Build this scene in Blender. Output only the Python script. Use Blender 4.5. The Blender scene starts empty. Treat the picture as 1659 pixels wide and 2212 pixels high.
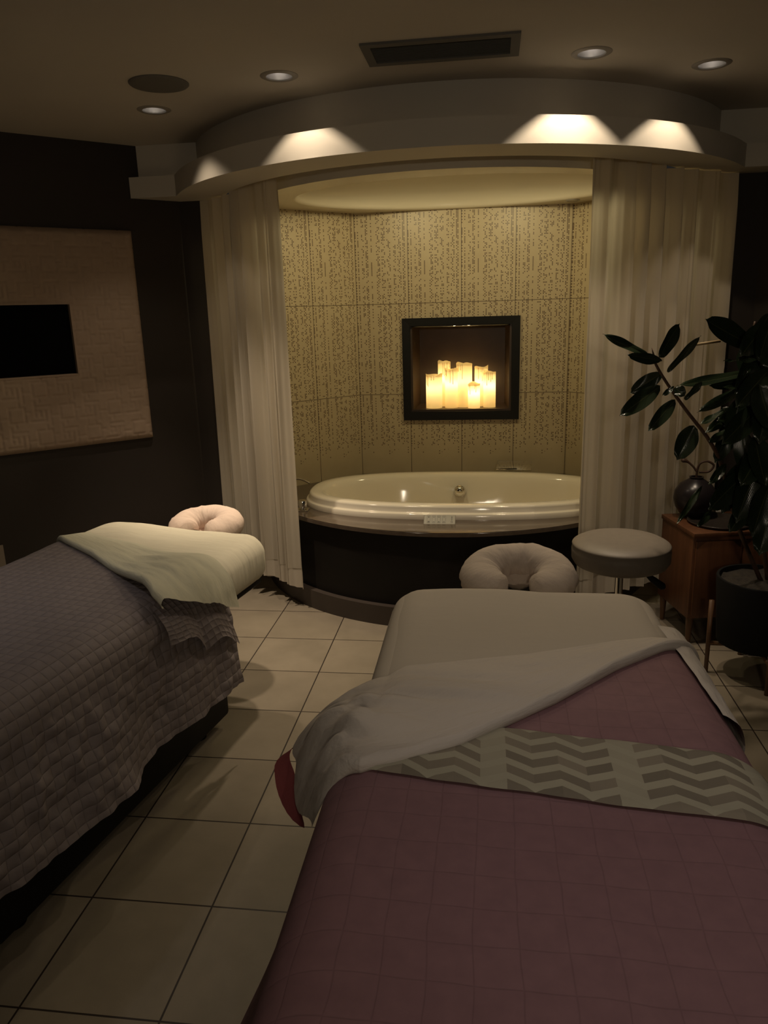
import bpy, bmesh, math, random
from mathutils import Vector, Matrix, noise
import numpy as np
PI = math.pi
sc = bpy.context.scene
COL = sc.collection
random.seed(7)

# ------------------------------------------------------------------ camera
CF, YAW, PIT, ROL, CH = 1629.2, -0.135477, 0.259185, -0.029324, 1.56836
def cam_axes():
    cy, sy, cp, sp = math.cos(YAW), math.sin(YAW), math.cos(PIT), math.sin(PIT)
    f = Vector((sy*cp, cy*cp, -sp)); r = Vector((cy, -sy, 0)); u = r.cross(f)
    cr, sr = math.cos(ROL), math.sin(ROL)
    return r*cr+u*sr, u*cr-r*sr, f
AR, AU, AF = cam_axes()
cam = bpy.data.objects.new('camera', bpy.data.cameras.new('camera')); COL.objects.link(cam)
cam.data.sensor_fit = 'VERTICAL'; cam.data.sensor_height = 36; cam.data.lens = CF*36/2212
cam.data.clip_start = 0.02
M = Matrix((( AR.x, AU.x, -AF.x, 0), (AR.y, AU.y, -AF.y, 0), (AR.z, AU.z, -AF.z, CH), (0, 0, 0, 1)))
cam.matrix_world = M
sc.camera = cam
def at(px, py, Y):            # a point of the photo at distance Y from the camera wall
    d = AF + AR*((px-829.5)/CF) - AU*((py-1106)/CF)
    t = Y/d.y
    return Vector((0, 0, CH)) + d*t

# ------------------------------------------------------------------ world, exposure
w = bpy.data.worlds.new('world'); sc.world = w; w.use_nodes = True
w.node_tree.nodes['Background'].inputs[0].default_value = (0.012, 0.011, 0.010, 1)
w.node_tree.nodes['Background'].inputs[1].default_value = 1.0
vs = sc.view_settings
vs.view_transform = 'Standard'; vs.look = 'None'; vs.exposure = 0.0; vs.gamma = 1.0; vs.use_curve_mapping = False
sc.cycles.max_bounces = 10; sc.cycles.diffuse_bounces = 6; sc.cycles.sample_clamp_indirect = 3.0
sc.cycles.caustics_reflective = False; sc.cycles.caustics_refractive = False

WARM = (1.0, 0.80, 0.58)
def spot(name, loc, target, power, deg, blend, color=WARM, radius=0.03, parent=None):
    l = bpy.data.lights.new(name, 'SPOT'); l.energy = power; l.spot_size = math.radians(deg); l.spot_blend = blend
    l.color = color; l.shadow_soft_size = radius
    o = bpy.data.objects.new(name, l); COL.objects.link(o); o.location = loc
    o.rotation_euler = (Vector(target)-Vector(loc)).to_track_quat('-Z', 'Y').to_euler()
    return o
def point(name, loc, power, color=WARM, radius=0.03):
    l = bpy.data.lights.new(name, 'POINT'); l.energy = power; l.color = color; l.shadow_soft_size = radius
    o = bpy.data.objects.new(name, l); COL.objects.link(o); o.location = loc
    return o
# recessed lamps: x, y, narrow-beam power, wide-beam power
ZC = 2.44
LAMPS = [(-1.419, 3.44, 110, 5.0, 58), (-0.773, 3.099, 64, 7.0, 60), (0.374, 3.091, 34, 13.0, 50), (0.848, 3.329, 20, 8.0, 40)]
ARC = Vector((-0.19, 4.76, 0))
for x, y, pn, pw, bd in LAMPS:
    dirc = (ARC-Vector((x, y, 0))).normalized()
    p = Vector((x, y, ZC-0.012)) + dirc*0.05
    spot('downlight_or_fill_beam', p, (p.x, p.y, 0), pn, bd, 0.9, WARM)
    spot('downlight_spill', p, (p.x, p.y, 0), pw*1.3, 101, 0.5 if x < -1 else 0.06, WARM)
# unseen overhead lamp known from its shadows, then three added fill spots
spot('downlight_or_fill_beam', (-0.35, 1.5, ZC-0.01), (-0.45, 1.8, 0), 2.5, 120, 0.7, (1, 0.92, 0.78), 0.05)
spot('downlight_or_fill_beam', (0.36, 0.95, ZC-0.01), (0.36, 1.1, 0), 12.5, 60, 1.0, (1, 0.90, 0.86), 0.05)  # added fill, cone kept to the right bed
spot('downlight_or_fill_beam', (-1.72, 1.9, ZC-0.01), (-1.62, 1.9, 0), 12, 62, 1.0, (1.0, 0.94, 0.93), 0.05)  # added fill to lift the left quilt
spot('fill_uplight', (0.3, -0.95, 1.85), (0.2, 1.1, 2.6), 29, 150, 0.6, (1, 0.84, 0.62), 0.10)  # unseen upward fill added to brighten ceiling and soffit, no sconce behind it
# added niche spots with no fixture, brightening tiles, tub and dome
NICHE = (1.0, 0.83, 0.47)
spot('niche_fill', (-0.50, 3.98, 2.27), (-0.4, 4.4, 0.5), 14, 165, 0.3, NICHE, 0.06)
spot('niche_fill', (0.22, 3.98, 2.27), (0.1, 4.4, 0.5), 14, 165, 0.3, NICHE, 0.06)

# ------------------------------------------------------------------ helpers
def tag(o, label=None, cat=None, group=None, kind=None):
    if label: o['label'] = label
    if cat: o['category'] = cat
    if group: o['group'] = group
    if kind: o['kind'] = kind
    return o
def thing(name, label, cat, loc=(0, 0, 0), rz=0, group=None):
    o = bpy.data.objects.new(name, None); COL.objects.link(o); o.location = loc; o.rotation_euler = (0, 0, rz)
    o.empty_display_size = 0.1
    return tag(o, label, cat, group)
def obj(name, bm, m, parent=None, smooth=None, loc=None, rot=None):
    me = bpy.data.meshes.new(name)
    if smooth is not None:
        for f in bm.faces: f.smooth = True
        if smooth < 180:
            ca = math.radians(smooth)
            for e in bm.edges:
                if len(e.link_faces) == 2 and e.calc_face_angle(0) > ca: e.smooth = False
    bm.to_mesh(me); bm.free()
    o = bpy.data.objects.new(name, me); COL.objects.link(o)
    for mm in (m if isinstance(m, (list, tuple)) else [m]): me.materials.append(mm)
    if parent: o.parent = parent
    if loc: o.location = loc
    if rot: o.rotation_euler = rot
    return o
def nb(): return bmesh.new()
def box(bm, lo, hi, bev=0.0, seg=2, mx=None):
    r = bmesh.ops.create_cube(bm, size=1.0)
    vs_ = r['verts']
    c = [(a+b)/2 for a, b in zip(lo, hi)]; s = [b-a for a, b in zip(lo, hi)]
    for v in vs_: v.co = Vector((c[0]+v.co.x*s[0], c[1]+v.co.y*s[1], c[2]+v.co.z*s[2]))
    if bev:
        es = list({e for v in vs_ for e in v.link_edges})
        r2 = bmesh.ops.bevel(bm, geom=es, offset=bev, segments=seg, affect='EDGES', profile=0.5)
        vs_ = list({v for f in r2['faces'] for v in f.verts} | {v for v in vs_ if v.is_valid})
    if mx is not None:
        for v in vs_: v.co = mx @ v.co
    return vs_
def grid(bm, nu, nv, fn, uvfn=None, closeu=False, mat=0):
    vv = [[bm.verts.new(fn(i/(nu if closeu else nu-1), j/(nv-1))) for j in range(nv)] for i in range(nu)]
    uvl = bm.loops.layers.uv.verify() if uvfn else None
    for i in range(nu if closeu else nu-1):
        i2 = (i+1) % nu
        for j in range(nv-1):
            f = bm.faces.new((vv[i][j], vv[i2][j], vv[i2][j+1], vv[i][j+1])); f.material_index = mat
            if uvl:
                for lp, (a, b) in zip(f.loops, ((i, j), (i+1, j), (i+1, j+1), (i, j+1))):
                    lp[uvl].uv = uvfn(a/(nu if closeu else nu-1), b/(nv-1))
    return vv
def lathe(bm, prof, seg=40, mx=None, sx=1, sy=1):
    rows = []
    for r, z in prof:
        rows.append([bm.verts.new(Vector((r*math.cos(2*PI*k/seg)*sx, r*math.sin(2*PI*k/seg)*sy, z))) for k in range(seg)])
    for a, b in zip(rows[:-1], rows[1:]):
        for k in range(seg):
            bm.faces.new((a[k], a[(k+1) % seg], b[(k+1) % seg], b[k]))
    if prof[0][0] > 1e-6: bm.faces.new(list(reversed(rows[0])))
    if prof[-1][0] > 1e-6: bm.faces.new(rows[-1])
    bmesh.ops.remove_doubles(bm, verts=[v for r in rows for v in r], dist=1e-6)
    if mx is not None:
        for r in rows:
            for v in r:
                if v.is_valid: v.co = mx @ v.co
def tube(bm, pts, rad, seg=10, cap=True, sq=1.0):
    pts = [Vector(p) for p in pts]; n = len(pts)
    rads = rad if isinstance(rad, (list, tuple)) else [rad]*n
    tang = [((pts[min(i+1, n-1)]-pts[max(i-1, 0)])).normalized() for i in range(n)]
    up = Vector((0, 0, 1)) if abs(tang[0].z) < 0.9 else Vector((1, 0, 0))
    u = tang[0].cross(up).normalized(); rings = []
    for i in range(n):
        u = (u - tang[i]*u.dot(tang[i])).normalized(); v = tang[i].cross(u)
        rings.append([bm.verts.new(pts[i]+(u*math.cos(2*PI*k/seg)+v*sq*math.sin(2*PI*k/seg))*rads[i]) for k in range(seg)])
    for a, b in zip(rings[:-1], rings[1:]):
        for k in range(seg): bm.faces.new((a[k], a[(k+1) % seg], b[(k+1) % seg], b[k]))
    if cap:
        bm.faces.new(list(reversed(rings[0]))); bm.faces.new(rings[-1])
def smoothpath(P, n):
    P = [Vector(p) for p in P]; out = []
    for i in range(n):
        t = i/(n-1)*(len(P)-1); k = min(int(t), len(P)-2); f = t-k
        p0, p1, p2, p3 = P[max(k-1, 0)], P[k], P[k+1], P[min(k+2, len(P)-1)]
        out.append(0.5*((2*p1)+(-p0+p2)*f+(2*p0-5*p1+4*p2-p3)*f*f+(-p0+3*p1-3*p2+p3)*f**3))
    return out
def fillpoly(bm, loops, z):
    es = []
    for lp in loops:
        vs_ = [bm.verts.new((x, y, z)) for x, y in lp]
        es += [bm.edges.new((vs_[i], vs_[(i+1) % len(vs_)])) for i in range(len(vs_))]
    return bmesh.ops.triangle_fill(bm, use_beauty=True, use_dissolve=False, edges=es)
def wallstrip(bm, pts, z0, z1, closed=False, uv0=0.0, flip=False):
    uvl = bm.loops.layers.uv.verify(); n = len(pts); u = uv0
    lo = [bm.verts.new((x, y, z0)) for x, y in pts]; hi = [bm.verts.new((x, y, z1)) for x, y in pts]
    for i in range(n if closed else n-1):
        j = (i+1) % n; L = math.hypot(pts[j][0]-pts[i][0], pts[j][1]-pts[i][1])
        f = bm.faces.new((lo[i], lo[j], hi[j], hi[i]) if not flip else (lo[j], lo[i], hi[i], hi[j]))
        for lp in f.loops:
            k = lp.vert
            lp[uvl].uv = (u + (L if k in (lo[j], hi[j]) else 0), z0 if k in lo else z1)
        u += L
    return lo, hi
def n3(x, y, z=0.0): return noise.noise(Vector((x, y, z)))

# ------------------------------------------------------------------ materials
def mat(name, col, rough=0.6, metal=0.0, spec=0.5, **kw):
    m = bpy.data.materials.new(name); m.use_nodes = True
    b = m.node_tree.nodes['Principled BSDF']
    b.inputs['Base Color'].default_value = (*col, 1); b.inputs['Roughness'].default_value = rough
    b.inputs['Metallic'].default_value = metal; b.inputs['Specular IOR Level'].default_value = spec
    for k, v in kw.items(): b.inputs[k.replace('_', ' ')].default_value = v
    return m
class NT:
    def __init__(s, m): s.m = m; s.t = m.node_tree; s.b = s.t.nodes['Principled BSDF']
    def n(s, typ, **kw):
        nd = s.t.nodes.new(typ)
        for k, v in kw.items(): setattr(nd, k, v)
        return nd
    def l(s, a, b): s.t.links.new(a, b)
    def math(s, op, a, b=None, c=None):
        nd = s.n('ShaderNodeMath', operation=op)
        for i, v in enumerate((a, b, c)):
            if v is None: continue
            if isinstance(v, (int, float)): nd.inputs[i].default_value = v
            else: s.l(v, nd.inputs[i])
        return nd.outputs[0]
    def uv(s):
        u = s.n('ShaderNodeUVMap'); sp = s.n('ShaderNodeSeparateXYZ'); s.l(u.outputs[0], sp.inputs[0])
        return u.outputs[0], sp.outputs[0], sp.outputs[1]
    def noise(s, vec, scale, detail=3, rough=0.55):
        nd = s.n('ShaderNodeTexNoise'); nd.inputs['Scale'].default_value = scale; nd.inputs['Detail'].default_value = detail
        nd.inputs['Roughness'].default_value = rough
        if vec is not None: s.l(vec, nd.inputs['Vector'])
        return nd.outputs[0]
    def obj(s): return s.n('ShaderNodeTexCoord').outputs['Object']
    def mix(s, f, a, b):
        nd = s.n('ShaderNodeMix', data_type='RGBA')
        if isinstance(f, (int, float)): nd.inputs[0].default_value = f
        else: s.l(f, nd.inputs[0])
        for i, v in ((6, a), (7, b)):
            if isinstance(v, tuple): nd.inputs[i].default_value = (*v, 1)
            else: s.l(v, nd.inputs[i])
        return nd.outputs[2]
    def ramp(s, f, a, b):
        nd = s.n('ShaderNodeMapRange'); nd.inputs[1].default_value = a; nd.inputs[2].default_value = b; s.l(f, nd.inputs[0]); return nd.outputs[0]
    def bump(s, h, strength, dist):
        nd = s.n('ShaderNodeBump'); nd.inputs['Strength'].default_value = strength; nd.inputs['Distance'].default_value = dist
        s.l(h, nd.inputs['Height']); s.l(nd.outputs[0], s.b.inputs['Normal'])
        return nd
    def col(s, c): s.l(c, s.b.inputs['Base Color'])

def mottled(name, c1, c2, scale, rough, bump=0.0, bscale=60, **kw):
    m = mat(name, c1, rough, **kw); t = NT(m); o = t.obj()
    t.col(t.mix(t.ramp(t.noise(o, scale), 0.3, 0.7), c1, c2))
    if bump: t.bump(t.noise(o, bscale), 0.5, bump)
    return m
M_ceil = mottled('ceiling_paint', (0.56, 0.52, 0.45), (0.53, 0.49, 0.43), 2.0, 0.85, 0.0006, 220)
M_soffit = mottled('soffit_paint', (0.62, 0.58, 0.50), (0.58, 0.54, 0.47), 2.0, 0.55, 0.0003, 200)
M_inner = mottled('dome_paint', (0.66, 0.60, 0.46), (0.63, 0.57, 0.44), 2.0, 0.22)
M_wall = mottled('dark_brown_paint', (0.030, 0.022, 0.017), (0.024, 0.018, 0.014), 3.0, 0.7, 0.0008, 150)
M_black = mat('black_lacquer', (0.006, 0.006, 0.006), 0.5, 0, 0.25)
M_blackm = mat('matte_black', (0.008, 0.0075, 0.007), 0.7, 0, 0.2)
M_chrome = mat('chrome', (0.75, 0.74, 0.72), 0.07, 1.0)
M_steel = mat('brushed_steel', (0.5, 0.48, 0.45), 0.3, 1.0)
M_trimring = mat('lamp_trim', (0.28, 0.26, 0.23), 0.5)
M_grille = mat('grey_grille', (0.13, 0.123, 0.11), 0.7)
M_tub = mat('tub_acrylic', (0.80, 0.74, 0.62), 0.10, 0.0, 0.5)
M_key = mat('keypad_plastic', (0.30, 0.285, 0.24), 0.4)
M_keyline = mat('keypad_marks', (0.06, 0.055, 0.05), 0.5)
M_deck = mottled('deck_stone', (0.105, 0.080, 0.060), (0.085, 0.064, 0.048), 25, 0.10)
M_skirt = mottled('dark_wood_panel', (0.007, 0.006, 0.005), (0.009, 0.007, 0.006), 8, 0.55, spec=0.25)
M_plinth = mottled('plinth_laminate', (0.055, 0.042, 0.034), (0.045, 0.034, 0.028), 6, 0.5)
M_leather = mottled('stool_vinyl', (0.17, 0.145, 0.12), (0.155, 0.132, 0.11), 40, 0.5, 0.0004, 500)
M_pot = mat('black_ceramic', (0.006, 0.006, 0.006), 0.75, 0, 0.2)
M_soil = mottled('soil', (0.035, 0.028, 0.02), (0.015, 0.012, 0.01), 60, 0.95, 0.006, 90)
M_vase = mat('dark_glaze', (0.022, 0.018, 0.020), 0.28)
M_tray = mat('tray_lacquer', (0.045, 0.036, 0.030), 0.25)
M_white = mat('white_cotton', (0.70, 0.66, 0.58), 0.9)
M_stem = mottled('plant_bark', (0.10, 0.050, 0.028), (0.05, 0.03, 0.02), 40, 0.6)
M_cane = mat('bamboo_cane', (0.30, 0.22, 0.11), 0.6)
M_screen = mat('screen_glass', (0.004, 0.004, 0.005), 0.12)
M_plate = mat('outlet_plastic', (0.30, 0.25, 0.20), 0.4)
M_nichein = mottled('bronze_lining', (0.055, 0.033, 0.020), (0.035, 0.022, 0.014), 5, 0.38)

def wood(name, c1, c2, rough=0.4):
    m = mat(name, c1, rough); t = NT(m); o = t.obj()
    mp = t.n('ShaderNodeMapping'); mp.inputs['Scale'].default_value = (14, 14, 1.2); t.l(o, mp.inputs[0])
    t.col(t.mix(t.ramp(t.noise(mp.outputs[0], 3, 6), 0.3, 0.7), c1, c2)); return m
M_wood = wood('walnut_veneer', (0.150, 0.062, 0.027), (0.095, 0.038, 0.017))
M_woodleg = wood('teak_dowel', (0.12, 0.06, 0.03), (0.09, 0.045, 0.022))

def floor_mat():
    m = mat('floor_tiles', (0.3, 0.25, 0.2), 0.42, 0, 0.4); t = NT(m); uvv, u, v = t.uv()
    T = 0.35
    cu, cv = t.math('FLOOR', t.math('DIVIDE', u, T)), t.math('FLOOR', t.math('DIVIDE', v, T))
    fu = t.math('ABSOLUTE', t.math('SUBTRACT', t.math('FRACT', t.math('DIVIDE', u, T)), 0.5))
    fv = t.math('ABSOLUTE', t.math('SUBTRACT', t.math('FRACT', t.math('DIVIDE', v, T)), 0.5))
    g = t.math('GREATER_THAN', t.math('MAXIMUM', fu, fv), 0.4925)
    cmb = t.n('ShaderNodeCombineXYZ'); t.l(cu, cmb.inputs[0]); t.l(cv, cmb.inputs[1])
    wn = t.n('ShaderNodeTexWhiteNoise'); wn.noise_dimensions = '2D'; t.l(cmb.outputs[0], wn.inputs['Vector'])
    vec = t.n('ShaderNodeVectorMath', operation='ADD'); t.l(uvv, vec.inputs[0]); t.l(wn.outputs['Color'], vec.inputs[1])
    nz = t.noise(vec.outputs[0], 5, 6, 0.6)
    c = t.mix(t.ramp(nz, 0.3, 0.72), (0.205, 0.175, 0.132), (0.275, 0.235, 0.18))
    c = t.mix(t.math('MULTIPLY', wn.outputs['Value'], 0.35), c, (0.185, 0.155, 0.115))
    t.col(t.mix(g, c, (0.028, 0.02, 0.016)))
    h = t.math('ADD', t.math('MULTIPLY', g, -1.0), t.math('MULTIPLY', nz, 0.25))
    t.bump(h, 0.6, 0.002)
    return m
M_floor = floor_mat()

def tile_mat():
    m = mat('bead_pattern_tiles', (0.4, 0.35, 0.25), 0.38, 0, 0.4); t = NT(m); uvv, u, v = t.uv()
    TW, TH = 0.3345, 0.574; P = TW/40
    fu = t.math('ABSOLUTE', t.math('SUBTRACT', t.math('FRACT', t.math('DIVIDE', u, TW)), 0.5))
    fv = t.math('ABSOLUTE', t.math('SUBTRACT', t.math('FRACT', t.math('DIVIDE', t.math('SUBTRACT', v, 1.042), TH)), 0.5))
    g = t.math('MAXIMUM', t.math('GREATER_THAN', fu, 0.4945), t.math('GREATER_THAN', fv, 0.4968))
    cu = t.math('FLOOR', t.math('DIVIDE', u, P)); cv = t.math('FLOOR', t.math('DIVIDE', v, P))
    cm = t.math('MODULO', t.math('ADD', cu, 40000), 40)
    def wn(x, y, z):
        cb = t.n('ShaderNodeCombineXYZ')
        for i, q in enumerate((x, y, z)):
            if isinstance(q, (int, float)): cb.inputs[i].default_value = q
            else: t.l(q, cb.inputs[i])
        nd = t.n('ShaderNodeTexWhiteNoise'); nd.noise_dimensions = '3D'; t.l(cb.outputs[0], nd.inputs['Vector']); return nd.outputs[0]
    colr = wn(cm, 3.0, 1.0); band = wn(t.math('FLOOR', t.math('DIVIDE', cm, 4)), 7.0, 2.0)
    r = wn(cm, cv, 5.0)
    dens = t.math('MULTIPLY', t.math('MULTIPLY', t.math('LESS_THAN', t.math('MODULO', cm, 4), 2.5), t.math('GREATER_THAN', colr, 0.22)), t.math('MULTIPLY_ADD', band, 0.55, 0.45))
    end = t.math('MULTIPLY_ADD', colr, 0.12, 0.57)
    fade = t.ramp(t.math('SUBTRACT', v, end), 0.0, 0.20)
    fade = t.math('POWER', t.math('MAXIMUM', fade, 0.0), 0.55)
    par = t.math('MODULO', t.math('ADD', t.math('ADD', cm, cv), 100), 2)
    dens = t.math('MULTIPLY', t.math('MULTIPLY', dens, fade), t.math('MULTIPLY_ADD', par, 0.62, 0.38))
    du = t.math('ABSOLUTE', t.math('SUBTRACT', t.math('FRACT', t.math('DIVIDE', u, P)), 0.5))
    dv = t.math('ABSOLUTE', t.math('SUBTRACT', t.math('FRACT', t.math('DIVIDE', v, P)), 0.5))
    ins = t.math('LESS_THAN', t.math('MAXIMUM', du, dv), 0.36)
    dot = t.math('MULTIPLY', ins, t.math('LESS_THAN', r, dens))
    nz = t.noise(uvv, 6, 4)
    c = t.mix(t.ramp(nz, 0.3, 0.7), (0.44, 0.36, 0.225), (0.48, 0.40, 0.255))
    c = t.mix(dot, c, (0.085, 0.05, 0.03))
    t.col(t.mix(g, c, (0.10, 0.07, 0.045)))
    t.bump(t.math('MULTIPLY', g, -1.0), 0.5, 0.0015)
    return m
M_tile = tile_mat()

def cloth(name, c, rough=0.85, wr=0.004, wscale=(6, 14, 1), fine=0.0004, trans=0.0):
    m = mat(name, c, rough, 0, 0.25); t = NT(m); uvv, u, v = t.uv()
    mp = t.n('ShaderNodeMapping'); mp.inputs['Scale'].default_value = wscale; mp.inputs['Rotation'].default_value = (0, 0, 0.5); t.l(uvv, mp.inputs[0])
    nz = t.noise(mp.outputs[0], 1.0, 5, 0.5); fz = t.noise(uvv, 900, 2)
    t.bump(t.math('ADD', t.math('MULTIPLY', nz, wr), t.math('MULTIPLY', fz, fine)), 0.7, 1.0)
    return m
M_sheet = cloth('cream_sheet', (0.66, 0.62, 0.50), wr=0.012, wscale=(5, 22, 1))
M_sheetR = cloth('white_sheet', (0.46, 0.415, 0.37), wr=0.008, wscale=(2, 5, 1))
M_foldR = cloth('white_top_sheet', (0.52, 0.475, 0.44), wr=0.022, wscale=(5, 14, 1))
M_foldL = cloth('pale_green_sheet', (0.60, 0.585, 0.47), wr=0.020, wscale=(5, 13, 1))
M_cradleL = cloth('pink_cover', (0.60, 0.48, 0.41), wr=0.016, wscale=(16, 8, 1))
M_cradleR = cloth('taupe_cover', (0.48, 0.41, 0.36), wr=0.016, wscale=(16, 8, 1))
M_skirtcloth = cloth('navy_liner', (0.012, 0.013, 0.020), wr=0.004)
M_red = cloth('maroon_backing', (0.16, 0.035, 0.040))

def quilt(name, c, c2, p, depth, rot=0.0, warp=0.0, rough=0.8, puff=0.5, ln=0.35):
    m = mat(name, c, rough, 0, 0.3); t = NT(m); uvv, u, v = t.uv()
    if warp:
        w1 = t.math('MULTIPLY', t.math('SUBTRACT', t.noise(uvv, 4, 2), 0.5), warp); u = t.math('ADD', u, w1); v = t.math('ADD', v, t.math('MULTIPLY', w1, 0.7))
    if rot:
        cr, sr = math.cos(rot), math.sin(rot)
        u, v = t.math('ADD', t.math('MULTIPLY', u, cr), t.math('MULTIPLY', v, sr)), t.math('SUBTRACT', t.math('MULTIPLY', v, cr), t.math('MULTIPLY', u, sr))
    su = t.math('ABSOLUTE', t.math('SINE', t.math('MULTIPLY', u, PI/p))); sv = t.math('ABSOLUTE', t.math('SINE', t.math('MULTIPLY', v, PI/p)))
    hgt = t.math('POWER', t.math('MULTIPLY', su, sv), puff)
    line = t.math('LESS_THAN', t.math('MINIMUM', su, sv), 0.07)
    nz = t.noise(uvv, 30, 4)
    colr = t.mix(t.ramp(nz, 0.3, 0.7), c, c2)
    t.col(t.mix(t.math('MULTIPLY', line, ln), colr, tuple(x*0.35 for x in c)))
    h = t.math('ADD', t.math('MULTIPLY', hgt, depth), t.math('MULTIPLY', nz, depth*0.5))
    t.bump(h, 0.8, 1.0)
    return m
M_quiltL = quilt('grey_violet_quilt', (0.245, 0.210, 0.212), (0.212, 0.180, 0.183), 0.034, 0.0045)
M_quiltR = quilt('mauve_quilt', (0.235, 0.130, 0.145), (0.205, 0.113, 0.128), 0.062, 0.0012, warp=0.03, puff=0.25, ln=0.16)

def chevron_mat():
    m = mat('chevron_weave', (0.3, 0.3, 0.25), 0.85, 0, 0.2); t = NT(m); uvv, u, v = t.uv()
    tri = t.math('MULTIPLY', t.math('PINGPONG', u, 0.048), 0.55)
    vv = t.math('ADD', v, tri)
    st = t.math('LESS_THAN', t.math('FRACT', t.math('DIVIDE', vv, 0.047)), 0.56)
    ci = t.math('FLOOR', t.math('DIVIDE', u, 0.048)); cv = t.math('FLOOR', t.math('DIVIDE', vv, 0.047))
    cb = t.n('ShaderNodeCombineXYZ'); t.l(ci, cb.inputs[0]); t.l(cv, cb.inputs[1])
    wn = t.n('ShaderNodeTexWhiteNoise'); wn.noise_dimensions = '2D'; t.l(cb.outputs[0], wn.inputs['Vector'])
    gap = t.math('LESS_THAN', t.math('MODULO', t.math('ADD', ci, 100), 5), 0.5)
    st = t.math('MULTIPLY', st, t.math('SUBTRACT', 1.0, t.math('MULTIPLY', gap, 0.85)))
    dark = t.mix(wn.outputs[0], (0.16, 0.14, 0.11), (0.235, 0.205, 0.16))
    t.col(t.mix(st, (0.33, 0.31, 0.24), dark))
    t.bump(t.noise(uvv, 700, 2), 0.4, 0.0008)
    return m
M_chev = chevron_mat()

def curtain_mat(name, c, tr):
    m = bpy.data.materials.new(name); m.use_nodes = True; t = m.node_tree; t.nodes.clear()
    o = t.nodes.new('ShaderNodeOutputMaterial'); mx = t.nodes.new('ShaderNodeMixShader'); mx.inputs[0].default_value = tr
    d = t.nodes.new('ShaderNodeBsdfDiffuse'); d.inputs[0].default_value = (*c, 1)
    b = t.nodes.new('ShaderNodeBsdfTranslucent'); b.inputs[0].default_value = (*c, 1)
    t.links.new(d.outputs[0], mx.inputs[1]); t.links.new(b.outputs[0], mx.inputs[2]); t.links.new(mx.outputs[0], o.inputs[0])
    return m
M_curtain = curtain_mat('sheer_curtain', (0.62, 0.56, 0.46), 0.25)
M_hem = curtain_mat('curtain_hem_cloth', (0.62, 0.56, 0.47), 0.15)

def wax_mat():
    m = bpy.data.materials.new('glowing_wax'); m.use_nodes = True; t = m.node_tree; t.nodes.clear()
    o = t.nodes.new('ShaderNodeOutputMaterial'); mx = t.nodes.new('ShaderNodeMixShader'); mx.inputs[0].default_value = 0.55
    d = t.nodes.new('ShaderNodeBsdfDiffuse'); d.inputs[0].default_value = (0.92, 0.82, 0.58, 1)
    b = t.nodes.new('ShaderNodeBsdfTranslucent'); b.inputs[0].default_value = (0.96, 0.86, 0.62, 1)
    t.links.new(d.outputs[0], mx.inputs[1]); t.links.new(b.outputs[0], mx.inputs[2])
    e = t.nodes.new('ShaderNodeEmission'); e.inputs[0].default_value = (1.0, 0.60, 0.16, 1); e.inputs[1].default_value = 0.22
    ad = t.nodes.new('ShaderNodeAddShader'); t.links.new(mx.outputs[0], ad.inputs[0]); t.links.new(e.outputs[0], ad.inputs[1])
    t.links.new(ad.outputs[0], o.inputs[0]); return m
M_wax = wax_mat()
M_drip = mat('wax_drips', (0.75, 0.55, 0.22), 0.5)
def leaf_mat():
    m = mat('rubber_leaf', (0.018, 0.030, 0.014), 0.20, 0, 0.5); t = NT(m); uvv, u, v = t.uv()
    mid = t.math('LESS_THAN', t.math('ABSOLUTE', v), 0.035)
    veins = t.math('SINE', t.math('MULTIPLY', t.math('SUBTRACT', u, t.math('MULTIPLY', t.math('ABSOLUTE', v), 0.25)), 190))
    t.col(t.mix(mid, (0.016, 0.027, 0.013), (0.055, 0.065, 0.03)))
    t.bump(veins, 0.25, 0.0012)
    return m
M_leaf = leaf_mat()
def emis(name, c, s):
    m = bpy.data.materials.new(name); m.use_nodes = True; t = m.node_tree; t.nodes.clear()
    o = t.nodes.new('ShaderNodeOutputMaterial'); e = t.nodes.new('ShaderNodeEmission'); e.inputs[0].default_value = (*c, 1); e.inputs[1].default_value = s
    t.links.new(e.outputs[0], o.inputs[0]); return m
M_bulb = emis('lamp_bulb', (1, 0.92, 0.85), 22.0)

def struct(name, bm, m, parent=None, smooth=None):
    o = obj(name, bm, m, parent, smooth)
    if not parent: o['kind'] = 'structure'
    return o

# ------------------------------------------------------------------ room shell
S2 = math.sqrt(0.5)
WL, WR, NL, NR, YB, YJ = -5.90, 5.62, -5.773, 5.49, 4.96, 4.24   # x-y of the left walls, x+y of the right walls
XL = WL+YJ; XR = WR-YJ
nbl = (NL+YB, YB); nbr = (NR-YB, YB); njl = (NL+YJ, YJ); njr = (NR-YJ, YJ)
room_left, room_rear, room_right = -3.3, -1.3, 2.6
leftfoot = (room_left, room_left-WL); rightfoot = (room_right, WR-room_right)
outline = [(room_left, room_rear), (room_right, room_rear), rightfoot, (XR, YJ), njr, nbr, nbl, njl, (XL, YJ), leftfoot]
bm = nb(); r = fillpoly(bm, [outline], 0.0)
uvl = bm.loops.layers.uv.verify()
for f in bm.faces:
    f.normal_update()
    for lp in f.loops: lp[uvl].uv = (lp.vert.co.x+0.7342+3.5, lp.vert.co.y-3.3983+7.0)
struct('floor', bm, M_floor)
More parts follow.
